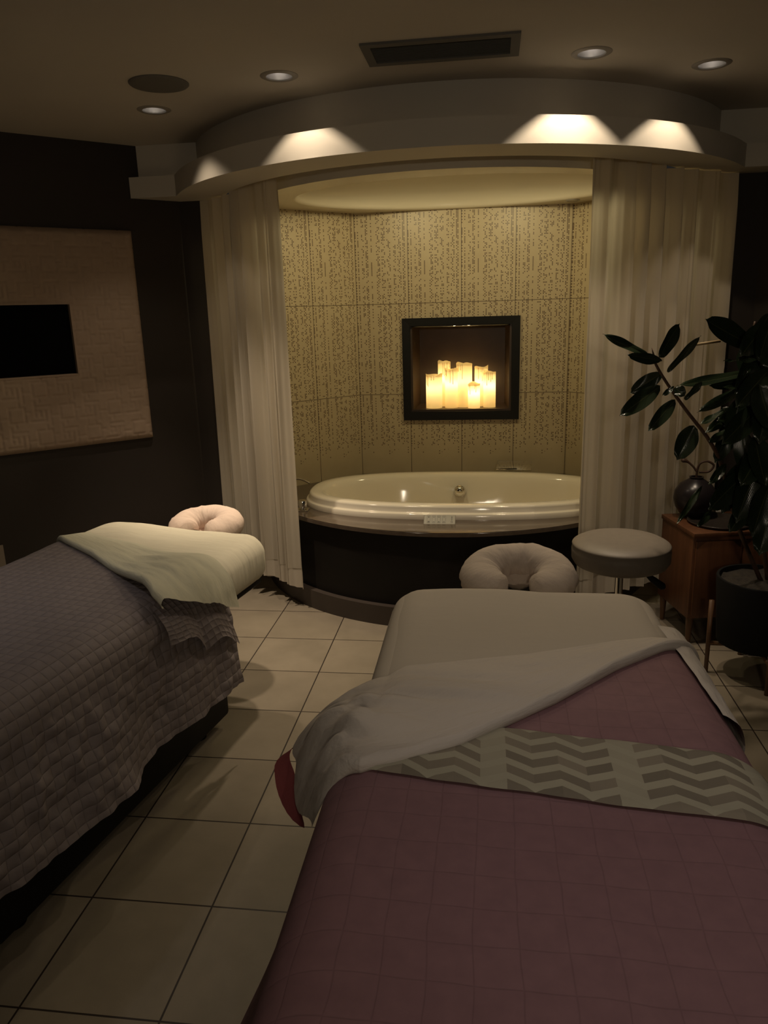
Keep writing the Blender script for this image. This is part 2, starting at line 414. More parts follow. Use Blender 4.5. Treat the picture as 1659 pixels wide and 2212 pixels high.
# ceiling with lamp openings
CAN = 0.052
def circ(x, y, r, n=28): return [(x+r*math.cos(2*PI*k/n), y+r*math.sin(2*PI*k/n)) for k in range(n)]
bm = nb(); fillpoly(bm, [outline]+[circ(l[0], l[1], CAN) for l in LAMPS], ZC)
struct('ceiling', bm, M_ceil)
def wall(name, pts, z0, z1, m, uv0=0.0):
    bm = nb(); wallstrip(bm, pts, z0, z1, uv0=uv0); return struct(name, bm, m)
wall('wall_left', [leftfoot, (XL, YJ), njl], 0, ZC, M_wall)
wall('wall_right', [njr, (XR, YJ), rightfoot], 0, ZC, M_wall)
wall('wall_side_left', [(room_left, room_rear), leftfoot], 0, ZC, M_wall)
wall('wall_side_right', [rightfoot, (room_right, room_rear)], 0, ZC, M_wall)
wall('wall_rear', [(room_right, room_rear), (room_left, room_rear)], 0, ZC, M_wall)
# tiled walls of the tub niche
ZI = 2.165
LN = math.hypot(nbl[0]-njl[0], nbl[1]-njl[1])
wall('wall_niche_left', [njl, nbl], 0, ZI, M_tile, uv0=-LN+0.3345*4)
wall('wall_niche_right', [nbr, njr], 0, ZI, M_tile)
# back wall has a recess for the candle cabinet
cx0, cx1, cz0, cz1 = -0.500, 0.198, 0.895, 1.505
bm = nb(); uvl = bm.loops.layers.uv.verify()
xs = [nbl[0], cx0, cx1, nbr[0]]; zs = [0, cz0, cz1, ZI]
for i in range(3):
    for j in range(3):
        if i == 1 and j == 1: continue
        q = [(xs[i], zs[j]), (xs[i+1], zs[j]), (xs[i+1], zs[j+1]), (xs[i], zs[j+1])]
        f = bm.faces.new([bm.verts.new((x, YB, z)) for x, z in q])
        for lp, (x, z) in zip(f.loops, q): lp[uvl].uv = (x-nbl[0]+0.3345*4, z)
bmesh.ops.remove_doubles(bm, verts=bm.verts, dist=1e-5)
struct('wall_back', bm, M_tile)

# curved soffit: fascia, ledge and upper wall
RF, RU, RS1, RS0, ZF0, ZF1 = 1.572, 1.455, 1.335, 1.185, 2.182, 2.284
YE = 4.0
def arcpts(R, yend, n=72):
    a = math.acos(min(1, (ARC.y-yend)/R)) if ARC.y-yend < R else 0
    return [(ARC.x+R*math.sin(-a+2*a*k/(n-1)), ARC.y-R*math.cos(-a+2*a*k/(n-1))) for k in range(n)]
af = arcpts(RF, YE)
# outline of fascia incl. straight return pieces to the walls
YS = 4.05
fl = (WL+YS+0.005, YS); fr = (WR-YS-0.005, YS)
front = [fl, (af[0][0]-0.03, YS)] + af + [(af[-1][0]+0.03, YS), fr]
bm = nb()
lo, hi = wallstrip(bm, front, ZF0, ZF1)
# rounded lower lip + ledge on top going back to upper wall
au = arcpts(RU, 4.088)
upper = [(WL+4.088+0.005, 4.088)] + au + [(WR-4.088-0.005, 4.088)]
wallstrip(bm, upper, ZF1-0.001, ZC)
back_top = [(x, y) for x, y in reversed(upper)]
fillpoly(bm, [front+back_top], ZF1)
# underside ring from fascia to curtain slot
aslot = arcpts(RS1, 4.27)
under = front + [(WR-YJ-0.01, YJ), (aslot[-1][0], YJ)] + list(reversed(aslot)) + [(aslot[0][0], YJ), (WL+YJ+0.01, YJ)]
fillpoly(bm, [under], ZF0)
# slot walls and its top
ain = arcpts(RS0, 4.30)
wallstrip(bm, aslot, ZF0, 2.26)
bmesh.ops.recalc_face_normals(bm, faces=bm.faces)
struct('ceiling_soffit', bm, M_soffit, smooth=35)
bm = nb()
slot = aslot + list(reversed([(x, y) for x, y in ain]))
fillpoly(bm, [slot], 2.255)
wallstrip(bm, ain, ZI, 2.255)
struct('trim_1', bm, M_soffit, smooth=35)
# niche ceiling with oval dome
DC = (-0.14, 4.345); DA, DB = 0.875, 0.575
def oval(a, b, n=96, e=2.0, c=DC):
    out = []
    for k in range(n):
        t = 2*PI*k/n; ct, st = math.cos(t), math.sin(t)
        out.append((c[0]+a*math.copysign(abs(ct)**(2/e), ct), c[1]+b*math.copysign(abs(st)**(2/e), st)))
    return out
bm = nb()
ainl = [p for p in ain]
inner = [njl] + ain + [njr, nbr, nbl]
hole = oval(DA+0.02, DB+0.02)
fillpoly(bm, [inner, hole], ZI)
N = 96
prof = []
for k in range(7):     # rounded lip
    a = PI/2*k/6; prof.append((0.02-0.02*math.sin(a), 0.02-0.02*math.cos(a)))
for k in range(1, 22):
    a = PI/2*k/21; prof.append((-1+math.cos(a), 0.02+0.19*math.sin(a)**0.9))
rows = []
for d, z in prof:
    if d >= -1e-6: rows.append([bm.verts.new((x, y, ZI+z)) for x, y in oval(DA+d, DB+d)])
    else: rows.append([bm.verts.new((x, y, ZI+z)) for x, y in oval(max(DA*(1+d), 0.002), max(DB*(1+d), 0.002))])
for a, b in zip(rows[:-1], rows[1:]):
    for k in range(N): bm.faces.new((a[k], a[(k+1) % N], b[(k+1) % N], b[k]))
bm.faces.new(rows[-1])
bmesh.ops.remove_doubles(bm, verts=bm.verts, dist=1e-4)
bmesh.ops.recalc_face_normals(bm, faces=bm.faces)
struct('ceiling_dome', bm, M_inner, smooth=50)

# ------------------------------------------------------------------ ceiling fixtures
LAB = ['leftmost of the four recessed ceiling lamps, below the round speaker grille',
       'small recessed ceiling lamp between the round speaker grille and the long vent',
       'largest looking recessed ceiling lamp, just right of the long vent',
       'rightmost recessed ceiling lamp, above the dark right wall']
for (x, y, *_), lb in zip(LAMPS, LAB):
    t = thing('recessed_lamp', lb, 'ceiling lamp', (x, y, ZC), 0, 'recessed lamps along the curved soffit')
    bm = nb(); lathe(bm, [(CAN-0.004, 0.0), (CAN-0.002, -0.004), (CAN+0.012, -0.005), (CAN+0.020, -0.001), (CAN+0.020, 0.0)], 40)
    for f in [f for f in bm.faces if len(f.verts) > 4]: bm.faces.remove(f)
    obj('trim_ring', bm, M_trimring, t, 40)
    bm = nb(); lathe(bm, [(CAN-0.003, 0.0), (CAN-0.006, 0.045), (CAN-0.014, 0.085), (0.022, 0.10)], 40)
    for f in [f for f in bm.faces if len(f.verts) > 4 and f.calc_center_median().z < 0.05]: bm.faces.remove(f)
    obj('reflector', bm, M_steel, t, 60)
    bm = nb(); lathe(bm, [(0.0, 0.055), (0.016, 0.058), (0.022, 0.07), (0.02, 0.098)], 24)
    obj('bulb', bm, M_bulb, t, 60)
# long slot vent
vt = thing('ceiling_vent', 'long dark rectangular slot vent in the ceiling', 'vent', (-0.153, 2.928, ZC), math.radians(-0.5))
bm = nb(); W2, D2 = 0.268, 0.116
o4 = [(-W2, -D2), (W2, -D2), (W2, D2), (-W2, D2)]; i4 = [(-W2+0.032, -D2+0.032), (W2-0.032, -D2+0.032), (W2-0.032, D2-0.032), (-W2+0.032, D2-0.032)]
fillpoly(bm, [o4, i4], -0.008); wallstrip(bm, o4, -0.008, 0, True); wallstrip(bm, i4, -0.008, 0.0, True)
bmesh.ops.remove_doubles(bm, verts=bm.verts, dist=1e-5); bmesh.ops.recalc_face_normals(bm, faces=bm.faces)
obj('vent_frame', bm, M_grille, vt)
bm = nb()
for k in range(16):
    yk = -D2+0.032+0.004+(2*D2-0.072)*k/15
    box(bm, (-W2+0.032, yk-0.0042, -0.0045), (W2-0.032, yk+0.0042, -0.0025), mx=Matrix.Translation((0, yk, -0.0035)) @ Matrix.Rotation(0.28, 4, 'X') @ Matrix.Translation((0, -yk, 0.0035)))
obj('louvres', bm, M_grille, vt)
bm = nb(); box(bm, (-W2+0.03, -D2+0.03, -0.0012), (W2-0.03, D2-0.03, -0.0004)); obj('duct_backing', bm, M_grille, vt)
# speaker grille
bm = nb(); lathe(bm, [(0.0, -0.009), (0.09, -0.0085), (0.108, -0.006), (0.113, -0.002), (0.113, 0.0)], 56)
g = obj('speaker_grille', bm, M_grille, None, 40, loc=(-1.243, 3.084, ZC-0.0005))
tag(g, 'flat round dark speaker grille on the ceiling at upper left', 'speaker')
# small ring fixture in the niche ceiling
t = thing('niche_ceiling_ring', 'tiny ring fixture in the niche ceiling above the right end of the tiled wall', 'ceiling fixture', (0.505, 4.80, ZI))
bm = nb(); lathe(bm, [(0.030, 0), (0.031, -0.004), (0.038, -0.005), (0.042, -0.001), (0.042, 0)], 32); obj('ring', bm, M_trimring, t, 40)
bm = nb(); lathe(bm, [(0, -0.002), (0.030, -0.0025), (0.03, 0)], 32); obj('insert', bm, M_inner, t, 40)

# ------------------------------------------------------------------ tub surround
RD = 1.205
ad = arcpts(RD, 4.33, 80)
TC = (-0.14, 4.255); TA, TB = 0.885, 0.462
def tubo(off, n=96): return oval(TA-off, TB-off, n, 2.5, TC)
sur = thing('tub_surround', 'curved black tub surround with brown stone deck', 'tub surround', (ARC.x, 3.56, 0))
def sub(name, bm, m, smooth=None):
    o = obj(name, bm, m, sur, smooth); o.matrix_parent_inverse = Matrix.Translation(sur.location).inverted(); return o
ZD = 0.512
# where the deck arc meets the niche walls
deckpoly = ad + [(NR-4.34, 4.33), (nbr[0]-0.01, YB-0.012), (nbl[0]+0.01, YB-0.012), (NL+4.34, 4.33)]
bm = nb(); fillpoly(bm, [deckpoly, tubo(0.03)], ZD)
wallstrip(bm, ad, ZD-0.022, ZD-0.004)
w0 = arcpts(RD-0.004, 4.33, 80)
l0 = [bm.verts.new((x, y, ZD-0.004)) for x, y in ad]; l1 = [bm.verts.new((x, y, ZD)) for x, y in w0]
bm.verts.ensure_lookup_table()
for i in range(79): bm.faces.new((l0[i], l0[i+1], l1[i+1], l1[i]))
fillpoly(bm, [ad+list(reversed(arcpts(RD-0.05, 4.33, 80)))], ZD-0.022)
bmesh.ops.remove_doubles(bm, verts=bm.verts, dist=1e-4); bmesh.ops.recalc_face_normals(bm, faces=bm.faces)
sub('deck_slab', bm, M_deck, 30)
bm = nb(); wallstrip(bm, arcpts(RD-0.03, 4.33, 80), 0.09, ZD-0.022); sub('skirt_panel', bm, M_skirt, 30)
bm = nb(); wallstrip(bm, arcpts(RD+0.005, 4.36, 80), 0.0, 0.105)
fillpoly(bm, [arcpts(RD+0.005, 4.36, 80)+list(reversed(arcpts(RD-0.035, 4.36, 80)))], 0.105)
bmesh.ops.recalc_face_normals(bm, faces=bm.faces)
sub('plinth', bm, M_plinth, 30)

# bathtub
tub = thing('bathtub', 'oval cream white soaking tub set into the brown deck', 'bathtub', (TC[0], TC[1], ZD))
prof = [(0.0, 0.0), (-0.001, 0.026), (0.004, 0.031), (0.014, 0.033), (0.018, 0.038), (0.018, 0.058), (0.022, 0.066), (0.032, 0.071), (0.06, 0.072),
        (0.085, 0.070), (0.10, 0.064), (0.112, 0.050), (0.122, 0.025), (0.135, -0.03), (0.155, -0.12), (0.172, -0.19), (0.18, -0.205), (0.205, -0.30), (0.235, -0.345), (0.28, -0.365), (0.36, -0.37)]
bm = nb(); rows = []
for d, z in prof:
    pts = tubo(d)
    rows.append([bm.verts.new((x-TC[0], y-TC[1], z)) for x, y in pts])
for a, b in zip(rows[:-1], rows[1:]):
    for k in range(96): bm.faces.new((a[k], a[(k+1) % 96], b[(k+1) % 96], b[k]))
bm.faces.new(rows[-1])
# backrest ridge bulges at the far long side
for r_ in rows[13:16]:
    for v in r_:
        if v.co.y > 0 and abs(v.co.x) < 0.42: v.co.y -= 0.022*math.cos(v.co.x/0.42*PI/2)**2
bmesh.ops.recalc_face_normals(bm, faces=bm.faces)
obj('shell', bm, M_tub, tub, 60)
bm = nb(); lathe(bm, [(0.0, 0.030), (0.016, 0.027), (0.030, 0.016), (0.036, 0.0), (0.038, -0.02), (0.038, -0.045)], 36)
obj('overflow_cover', bm, M_chrome, tub, 50, loc=(-0.004, 0.268, -0.018), rot=(math.radians(78), 0, 0))['label'] = 'chrome round overflow cover'
# keypad
kp = obj('control_keypad', nb(), M_key, tub)
bm = nb(); box(bm, (-0.086, -0.036, 0), (0.086, 0.036, 0.010), 0.0045, 3)
for v in bm.verts:      # rounded corners
    ax, ay = abs(v.co.x)-0.066, abs(v.co.y)-0.016
    if ax > 0 and ay > 0:
        L = max(ax, ay); hy = math.hypot(ax, ay)
        if hy > 1e-6: v.co.x = math.copysign(0.066+ax*L/hy, v.co.x); v.co.y = math.copysign(0.016+ay*L/hy, v.co.y)
bm.to_mesh(kp.data); bm.free()
kp.location = (-0.083, -0.512, 0.010); kp.rotation_euler = (math.radians(38), 0, 0)
def frame(bm, x0, y0, x1, y1, t, z0, z1):
    box(bm, (x0, y0, z0), (x1, y0+t, z1)); box(bm, (x0, y1-t, z0), (x1, y1, z1)); box(bm, (x0, y0, z0), (x0+t, y1, z1)); box(bm, (x1-t, y0, z0), (x1, y1, z1))
signs = [('x', '#'), ('-', '-'), ('-', '+'), ('|', 'o')]
for k in range(4):
    bx = -0.0645+k*0.0262; bm = nb()
    frame(bm, bx, -0.022, bx+0.0175, 0.023, 0.0009, 0.0098, 0.0106)
    for s, yy in ((signs[k][0], 0.015), (signs[k][1], -0.014)):
        c = bx+0.0088
        if s in '-+x#': box(bm, (c-0.005, yy-0.0009, 0.0098), (c+0.005, yy+0.0009, 0.0106))
        if s in '+x#|': box(bm, (c-0.0011, yy-0.004, 0.0098), (c+0.0011, yy+0.004, 0.0106))
        if s == '#': frame(bm, c-0.005, yy-0.004, c+0.005, yy+0.004, 0.0008, 0.0098, 0.0106)
        if s == 'o': frame(bm, c-0.004, yy-0.003, c+0.004, yy+0.003, 0.0009, 0.0098, 0.0106)
    obj('button', bm, M_keyline, kp)
bm = nb(); frame(bm, 0.058, -0.020, 0.068, -0.011, 0.001, 0.0098, 0.0106)
for yy in (-0.004, 0.003, 0.010, 0.016): box(bm, (0.060, yy, 0.0098), (0.066, yy+0.003, 0.0106))
obj('printed_mark', bm, M_keyline, kp)
# waterfall spout
sp = thing('waterfall_spout', 'flat chrome waterfall spout plate on the back right of the tub deck', 'tub spout', (0.20, 4.80, ZD))
bm = nb(); box(bm, (-0.115, -0.075, 0.070), (0.105, 0.075, 0.080), 0.003, 2, Matrix.Translation((0, 0, 0.012)) @ Matrix.Rotation(math.radians(-6), 4, 'Z') @ Matrix.Rotation(math.radians(11), 4, 'X')); obj('spout_plate', bm, M_chrome, sp, 30)
bm = nb(); box(bm, (-0.05, 0.01, 0.0), (0.05, 0.05, 0.071), 0.003, 2); obj('stem', bm, M_chrome, sp, 30)
# deck valve and curved filler at the left
kn = thing('tub_valve', 'chrome cylinder tub valve on the left front of the deck', 'tap', (-0.998, 3.975, ZD))
bm = nb(); box(bm, (-0.034, -0.034, 0), (0.034, 0.034, 0.008), 0.002); obj('base_plate', bm, M_chrome, kn, 30)
bm = nb(); lathe(bm, [(0.012, 0.008), (0.012, 0.018), (0.024, 0.020), (0.025, 0.055), (0.023, 0.058), (0.0, 0.058)], 32); obj('knob', bm, M_chrome, kn, 40)
kf = thing('hand_shower', 'slim curved chrome hand shower on the left deck behind the valve', 'hand shower', (-1.165, 4.36, ZD))
bm = nb(); lathe(bm, [(0.026, 0), (0.026, 0.006), (0.016, 0.012), (0.014, 0.05)], 24); obj('base', bm, M_chrome, kf, 40)
bm = nb(); tube(bm, smoothpath([(0, 0, 0.045), (0.002, 0, 0.075), (0.03, -0.01, 0.095), (0.08, -0.02, 0.095), (0.13, -0.03, 0.075)], 20), 0.007); obj('arm', bm, M_chrome, kf, 60)

# ------------------------------------------------------------------ candle cabinet in the back wall
cab = thing('candle_cabinet', 'black framed recessed box in the tiled back wall holding candles', 'wall niche', (-0.151, YB, cz0))
def cabp(name, bm, m, sm=None):
    o = obj(name, bm, m, cab, sm); o.matrix_parent_inverse = Matrix.Translation(cab.location).inverted(); return o
ox0, ox1, oz0, oz1 = -0.523, 0.224, 0.873, 1.524
ix0, ix1, iz0, iz1 = -0.472, 0.172, 0.928, 1.476
bm = nb()
def ring(bm, a, b, y0, y1):
    A = [(a[0], a[2]), (a[1], a[2]), (a[1], a[3]), (a[0], a[3])]; B = [(b[0], b[2]), (b[1], b[2]), (b[1], b[3]), (b[0], b[3])]
    va = [bm.verts.new((x, y0, z)) for x, z in A]; vb = [bm.verts.new((x, y1, z)) for x, z in B]
    for i in range(4): bm.faces.new((va[i], va[(i+1) % 4], vb[(i+1) % 4], vb[i]))
ring(bm, (ox0, ox1, oz0, oz1), (ox0, ox1, oz0, oz1), YB, YB-0.022)
ring(bm, (ox0, ox1, oz0, oz1), (ix0, ix1, iz0, iz1), YB-0.022, YB-0.020)
ring(bm, (ix0, ix1, iz0, iz1), (ix0, ix1, iz0, iz1), YB-0.020, YB+0.03)
cabp('frame', bm, M_black)
bm = nb()
jx0, jx1, jz0, jz1, jy = ix0+0.012, ix1-0.012, iz0+0.012, iz1-0.010, YB+0.34
ring(bm, (jx0, jx1, jz0, jz1), (jx0+0.02, jx1-0.02, jz0, jz1), YB+0.002, jy)
bm.faces.new([bm.verts.new((x, jy, z)) for x, z in ((jx0+0.02, jz0), (jx1-0.02, jz0), (jx1-0.02, jz1), (jx0+0.02, jz1))])
ring(bm, (ix0, ix1, iz0, iz1), (jx0, jx1, jz0, jz1), YB+0.002, YB+0.002)
cabp('lining', bm, M_nichein)
bm = nb(); tube(bm, [(ix0+0.01, YB-0.012, iz1-0.006), (ix1-0.01, YB-0.012, iz1-0.006)], 0.0035, 8); cabp('top_bead', bm, M_chrome, 60)['label'] = 'thin bright metal bead along the top of the frame'
# candles: px left, px right, py top, row (0 front, 1 back)
CAND = [(920, 955, 809, 0, 'front left glowing candle, short and wide'), (961, 989, 797, 0, 'slim glowing candle second from left in the front row'),
        (986, 1020, 785, 0.55, 'tall wide glowing candle in the middle of the cabinet'), (1011, 1037, 828, -0.55, 'shortest glowing candle, standing in front of the tall middle one'),
        (1044, 1071, 803, 0, 'rightmost glowing candle in the front row'), (946, 973, 781, 1.5, 'tallest looking glowing candle at the back left'),
        (1025, 1054, 792, 1.3, 'glowing candle at the back right behind the front row')]
zs_ = jz0
for i, (p0, p1, pt, row, lb) in enumerate(CAND):
    Y = YB+0.095+row*0.065
    a = at(p0, pt+10, Y); b = at(p1, pt+10, Y); top = at((p0+p1)/2, pt, Y).z
    R = (b.x-a.x)/2; x = (a.x+b.x)/2; Hc = top-zs_
    t = thing('candle', lb, 'candle', (x, Y, zs_), 0, 'glowing pillar candles in the wall cabinet')
    bm = nb(); ph = random.uniform(0, 6)
    def rim(th): return 0.006*math.sin(2*th+ph)+0.005*math.sin(3*th+1.7*ph)
    def body(u, v):
        th = 2*PI*u
        rr = R*(1+0.015*math.sin(5*th+ph)*v)
        if v > 0.96: rr *= 1+0.02
        return Vector((rr*math.cos(th), rr*math.sin(th), 0.0005+v*(Hc+rim(th))))
    grid(bm, 40, 22, body, closeu=True)
    obj('wax_body', bm, M_wax, t, 60)
    bm = nb()
    lathe(bm, [(R*0.97, Hc-0.016), (R*0.6, Hc-0.024), (0.0, Hc-0.026)], 24)
    for f in [f for f in bm.faces if len(f.verts) > 4]: bm.faces.remove(f)
    obj('melt_pool', bm, M_wax, t, 60)
    bm = nb()
    for k in range(4):
        th = -PI/2+random.uniform(-1.1, 1.1); L = random.uniform(0.03, min(0.10, Hc*0.6))
        q = Vector((math.cos(th), math.sin(th), 0))*(R*1.015)
        tube(bm, [q+Vector((0, 0, Hc-0.004)), q+Vector((0.001, 0, Hc-L/2)), q+Vector((0, 0, Hc-L))], [0.0016, 0.0012, 0.0020], 6)
    obj('drip', bm, M_drip, t, 60)
    point('candle_light', (x, Y, zs_+Hc*0.62), 0.30, (1.0, 0.82, 0.52), 0.012)
    point('candle_light', (x, Y, zs_+Hc*0.28), 0.012, (1.0, 0.66, 0.28), 0.012)

# ------------------------------------------------------------------ wall art with screen on the left wall
def wl(a, z, off=0.0):           # point on the left wall: a along it, off out into the room
    return Vector(((a*math.sqrt(2)+WL)/2+off*S2, (a*math.sqrt(2)-WL)/2-off*S2, z))
art = thing('upholstered_wall_panel', 'beige quilted fabric panel with lattice stitching on the dark left wall', 'wall panel', wl(0.85, 0.92))
def artp(name, bm, m, sm=None):
    o = obj(name, bm, m, art, sm); o.matrix_parent_inverse = Matrix.Translation(art.location).inverted(); return o
A0, A1, Z0, Z1 = 0.16, 1.542, 0.920, 2.022
T0, T1, TZ0, TZ1 = 0.53, 1.172, 1.298, 1.658
# lattice of stitched grooves drawn on a 2.3 cm raster
rg = np.random.RandomState(5)
stp = 0.0058; na = int((A1-A0)/stp)+1; nz_ = int((Z1-Z0)/stp)+1
H = np.ones((na, nz_))
AA, ZZ = np.meshgrid(np.linspace(A0, A1, na), np.linspace(Z0, Z1, nz_), indexing='ij')
def seg(a0, z0, a1, z1, wd=0.0045, dp=1.0):
    ia0, ia1 = max(0, int((min(a0, a1)-A0-0.02)/stp)), min(na, int((max(a0, a1)-A0+0.02)/stp)+2)
    iz0_, iz1_ = max(0, int((min(z0, z1)-Z0-0.02)/stp)), min(nz_, int((max(z0, z1)-Z0+0.02)/stp)+2)
    if ia1 <= ia0 or iz1_ <= iz0_: return
    a_, z_ = AA[ia0:ia1, iz0_:iz1_], ZZ[ia0:ia1, iz0_:iz1_]
    dx = np.maximum(np.maximum(min(a0, a1)-a_, a_-max(a0, a1)), 0); dz = np.maximum(np.maximum(min(z0, z1)-z_, z_-max(z0, z1)), 0)
    d2 = dx*dx+dz*dz
    H[ia0:ia1, iz0_:iz1_] = np.minimum(H[ia0:ia1, iz0_:iz1_], 1-dp*np.exp(-d2/(wd*wd)))
g = 0.0245
for i in range(0, int((A1-A0)/g), 5):
    for j in range(0, int((Z1-Z0)/g), 5):
        a, z = A0+0.01+i*g, Z0+0.01+j*g
        k = (i//5+j//5) % 2
        if k == 0:
            seg(a+g, z+g, a+4*g, z+g); seg(a+4*g, z+g, a+4*g, z+4*g); seg(a+4*g, z+4*g, a+g, z+4*g); seg(a+g, z+4*g, a+g, z+g)
            seg(a, z+2*g, a+g, z+2*g); seg(a+4*g, z+3*g, a+5*g, z+3*g); seg(a+2*g, z, a+2*g, z+g); seg(a+3*g, z+4*g, a+3*g, z+5*g)
        else:
            seg(a, z+g, a+3*g, z+g); seg(a+3*g, z+g, a+3*g, z+3*g); seg(a+g, z+2*g, a+g, z+5*g); seg(a+g, z+4*g, a+4*g, z+4*g)
            seg(a+4*g, z, a+4*g, z+3*g); seg(a+2*g, z+2*g, a+2*g, z+3*g); seg(a+g, z+3*g, a+2*g, z+3*g); seg(a+4*g, z+2*g, a+5*g, z+2*g)
seg(A0, TZ1+0.012, A1, TZ1+0.012, 0.005); seg(T1+0.012, Z0, T1+0.012, TZ1, 0.004, 0.5)
edge = np.minimum(np.minimum(AA-A0, A1-AA), np.minimum(ZZ-Z0, Z1-ZZ))
base = 0.042*(1-np.exp(-edge/0.012)); OFF = base+0.0042*(H-1)
bm = nb()
VV = {}
for i in range(na):
    for j in range(nz_):
        VV[i, j] = bm.verts.new(wl(AA[i, j], ZZ[i, j], OFF[i, j]))
for i in range(na-1):
    for j in range(nz_-1):
        ac, zc = (AA[i, j]+AA[i+1, j])/2, (ZZ[i, j]+ZZ[i, j+1])/2
        if T0 < ac < T1 and TZ0 < zc < TZ1: continue
        bm.faces.new((VV[i, j], VV[i+1, j], VV[i+1, j+1], VV[i, j+1]))
for v in [v for v in bm.verts if not v.link_faces]: bm.verts.remove(v)
M_fab = mottled('panel_fabric', (0.42, 0.315, 0.235), (0.39, 0.29, 0.215), 30, 0.9, 0.0004, 900)
artp('fabric_cover', bm, M_fab, 180)
def wbox(bm, a0, a1, z0, z1, o0, o1):
    c = [wl(a, z, o) for o in (o0, o1) for z in (z0, z1) for a in (a0, a1)]
    v = [bm.verts.new(p) for p in c]
    for q in ((0, 1, 3, 2), (4, 6, 7, 5), (0, 4, 5, 1), (2, 3, 7, 6), (0, 2, 6, 4), (1, 5, 7, 3)): bm.faces.new([v[k] for k in q])
bm = nb()
for a0, a1, z0, z1 in ((T0-0.002, T0+0.006, TZ0, TZ1), (T1-0.006, T1+0.002, TZ0, TZ1), (T0, T1, TZ0-0.002, TZ0+0.006), (T0, T1, TZ1-0.006, TZ1+0.002)):
    wbox(bm, a0, a1, z0, z1, 0.001, 0.044)
artp('opening_trim', bm, M_fab)
scn = obj('screen', nb(), M_screen); bm = nb(); wbox(bm, T0+0.006, T1-0.006, TZ0+0.006, TZ1-0.006, 0.002, 0.014); bm.to_mesh(scn.data); bm.free()
tag(scn, 'black glossy screen set into the opening of the beige wall panel', 'screen')
plt = obj('wall_plate', nb(), M_plate); bm = nb(); wbox(bm, 0.615, 0.690, 0.345, 0.462, 0.001, 0.008); bm.to_mesh(plt.data); bm.free()
tag(plt, 'small pale cover plate low on the left wall at the frame edge', 'wall plate')

# ------------------------------------------------------------------ curtains
def angle_of(x): return x
def curtain(name, label, th0, th1, R0, R1, ztop, zbot, npl, seed):
    thm = (th0+th1)/2; Rm = (R0+R1)/2
    t = thing(name, label, 'curtain', (ARC.x+Rm*math.sin(thm), ARC.y-Rm*math.cos(thm), zbot))
    rnd = random.Random(seed); ph = [rnd.uniform(0, 6) for _ in range(6)]
    def fn(zlo, zhi, out):
        def f(u, v):
            th = th0+(th1-th0)*u
            ou = u if abs(th1) > abs(th0) else 1-u          # 1 at the wall end
            Rb = R0+(R1-R0)*max(0, (ou-0.25)/0.75)**1.5
            zt = ztop-0.058*min(1, max(0, (Rb-1.29)/0.03))
            hi_ = min(zhi, zt) if zhi == ztop else zhi
            z = hi_+(zlo-hi_)*v; k = (ztop-z)/(ztop-zbot)
            q = 2*PI*npl*u + 0.9*math.sin(2*PI*1.7*u+ph[0]) + 0.7*math.sin(2*PI*3.1*u+ph[1]) + 0.35*k*math.sin(7*u+ph[2])
            s = math.sin(q); s = math.copysign(abs(s)**0.7, s)
            am = (0.034+0.010*k)*(0.75+0.35*math.sin(9*u+ph[3]))
            if k < 0.1: am *= 0.75+0.25*k/0.1
            rr = Rb + am*s + (0.005*math.sin(2.7*q+ph[4])+0.004*math.sin(5.3*q+ph[5]))*(0.3+0.7*k) + out
            th += 0.012*math.cos(q)*(0.6+0.6*k)
            return Vector((ARC.x+rr*math.sin(th), ARC.y-rr*math.cos(th), z + (0.012*s if v > 0.999 and zlo == zbot else 0)))
        return f
    hz = zbot+0.105
    n = npl*30
    for nm, zl, zh, m, out, nv in (('drape', hz-0.004, ztop, M_curtain, 0.0, 40), ('hem', zbot, hz, M_hem, -0.002, 8)):
        bm = nb(); grid(bm, n, nv, fn(zl, zh, out))
        o = obj(nm, bm, m, t, 180); o.matrix_parent_inverse = Matrix.Translation(t.location).inverted()
    return t
def th_at(x, R): return math.asin((x-ARC.x)/R)
RC = 1.275
curtain('curtain', 'gathered left sheer curtain hanging between dark wall and tub', math.radians(-68.4), th_at(-0.998, RC), RC, 1.435, 2.235, 0.125, 7, 3)
curtain('curtain', 'wide right sheer curtain hanging behind the stool and plant', th_at(0.455, RC), math.radians(70.2), RC, 1.54, 2.235, 0.125, 9, 8)

# ------------------------------------------------------------------ massage tables
def drape(s, t, w, t0, t1, z0, r, lift, flare=0.06, fold=0.0, fk=18.0, ph=0.0):
    cs = min(max(s, -w+r), w-r); ct = min(max(t, t0+r), t1-r)
    dx, dy = s-cs, t-ct; d = math.hypot(dx, dy)
    if d < 1e-9: return Vector((s, t, z0+lift))
    ux, uy = dx/d, dy/d; R = r+lift; qa = R*PI/2
    if d < qa:
        a = d/R; off = R*math.sin(a); dz = R*(1-math.cos(a)); rem = 0
    else:
        rem = d-qa; off = R+rem*flare; dz = R+rem*math.sqrt(1-flare*flare)
    along = (ct if abs(dx) > abs(dy) else cs) + math.atan2(uy, ux)*0.3
    off += fold*min(rem, 0.35)*(math.sin(along*fk+ph)+0.5*math.sin(along*fk*1.9+2+ph))
    return Vector((cs+ux*off, ct+uy*off, z0+lift-dz))

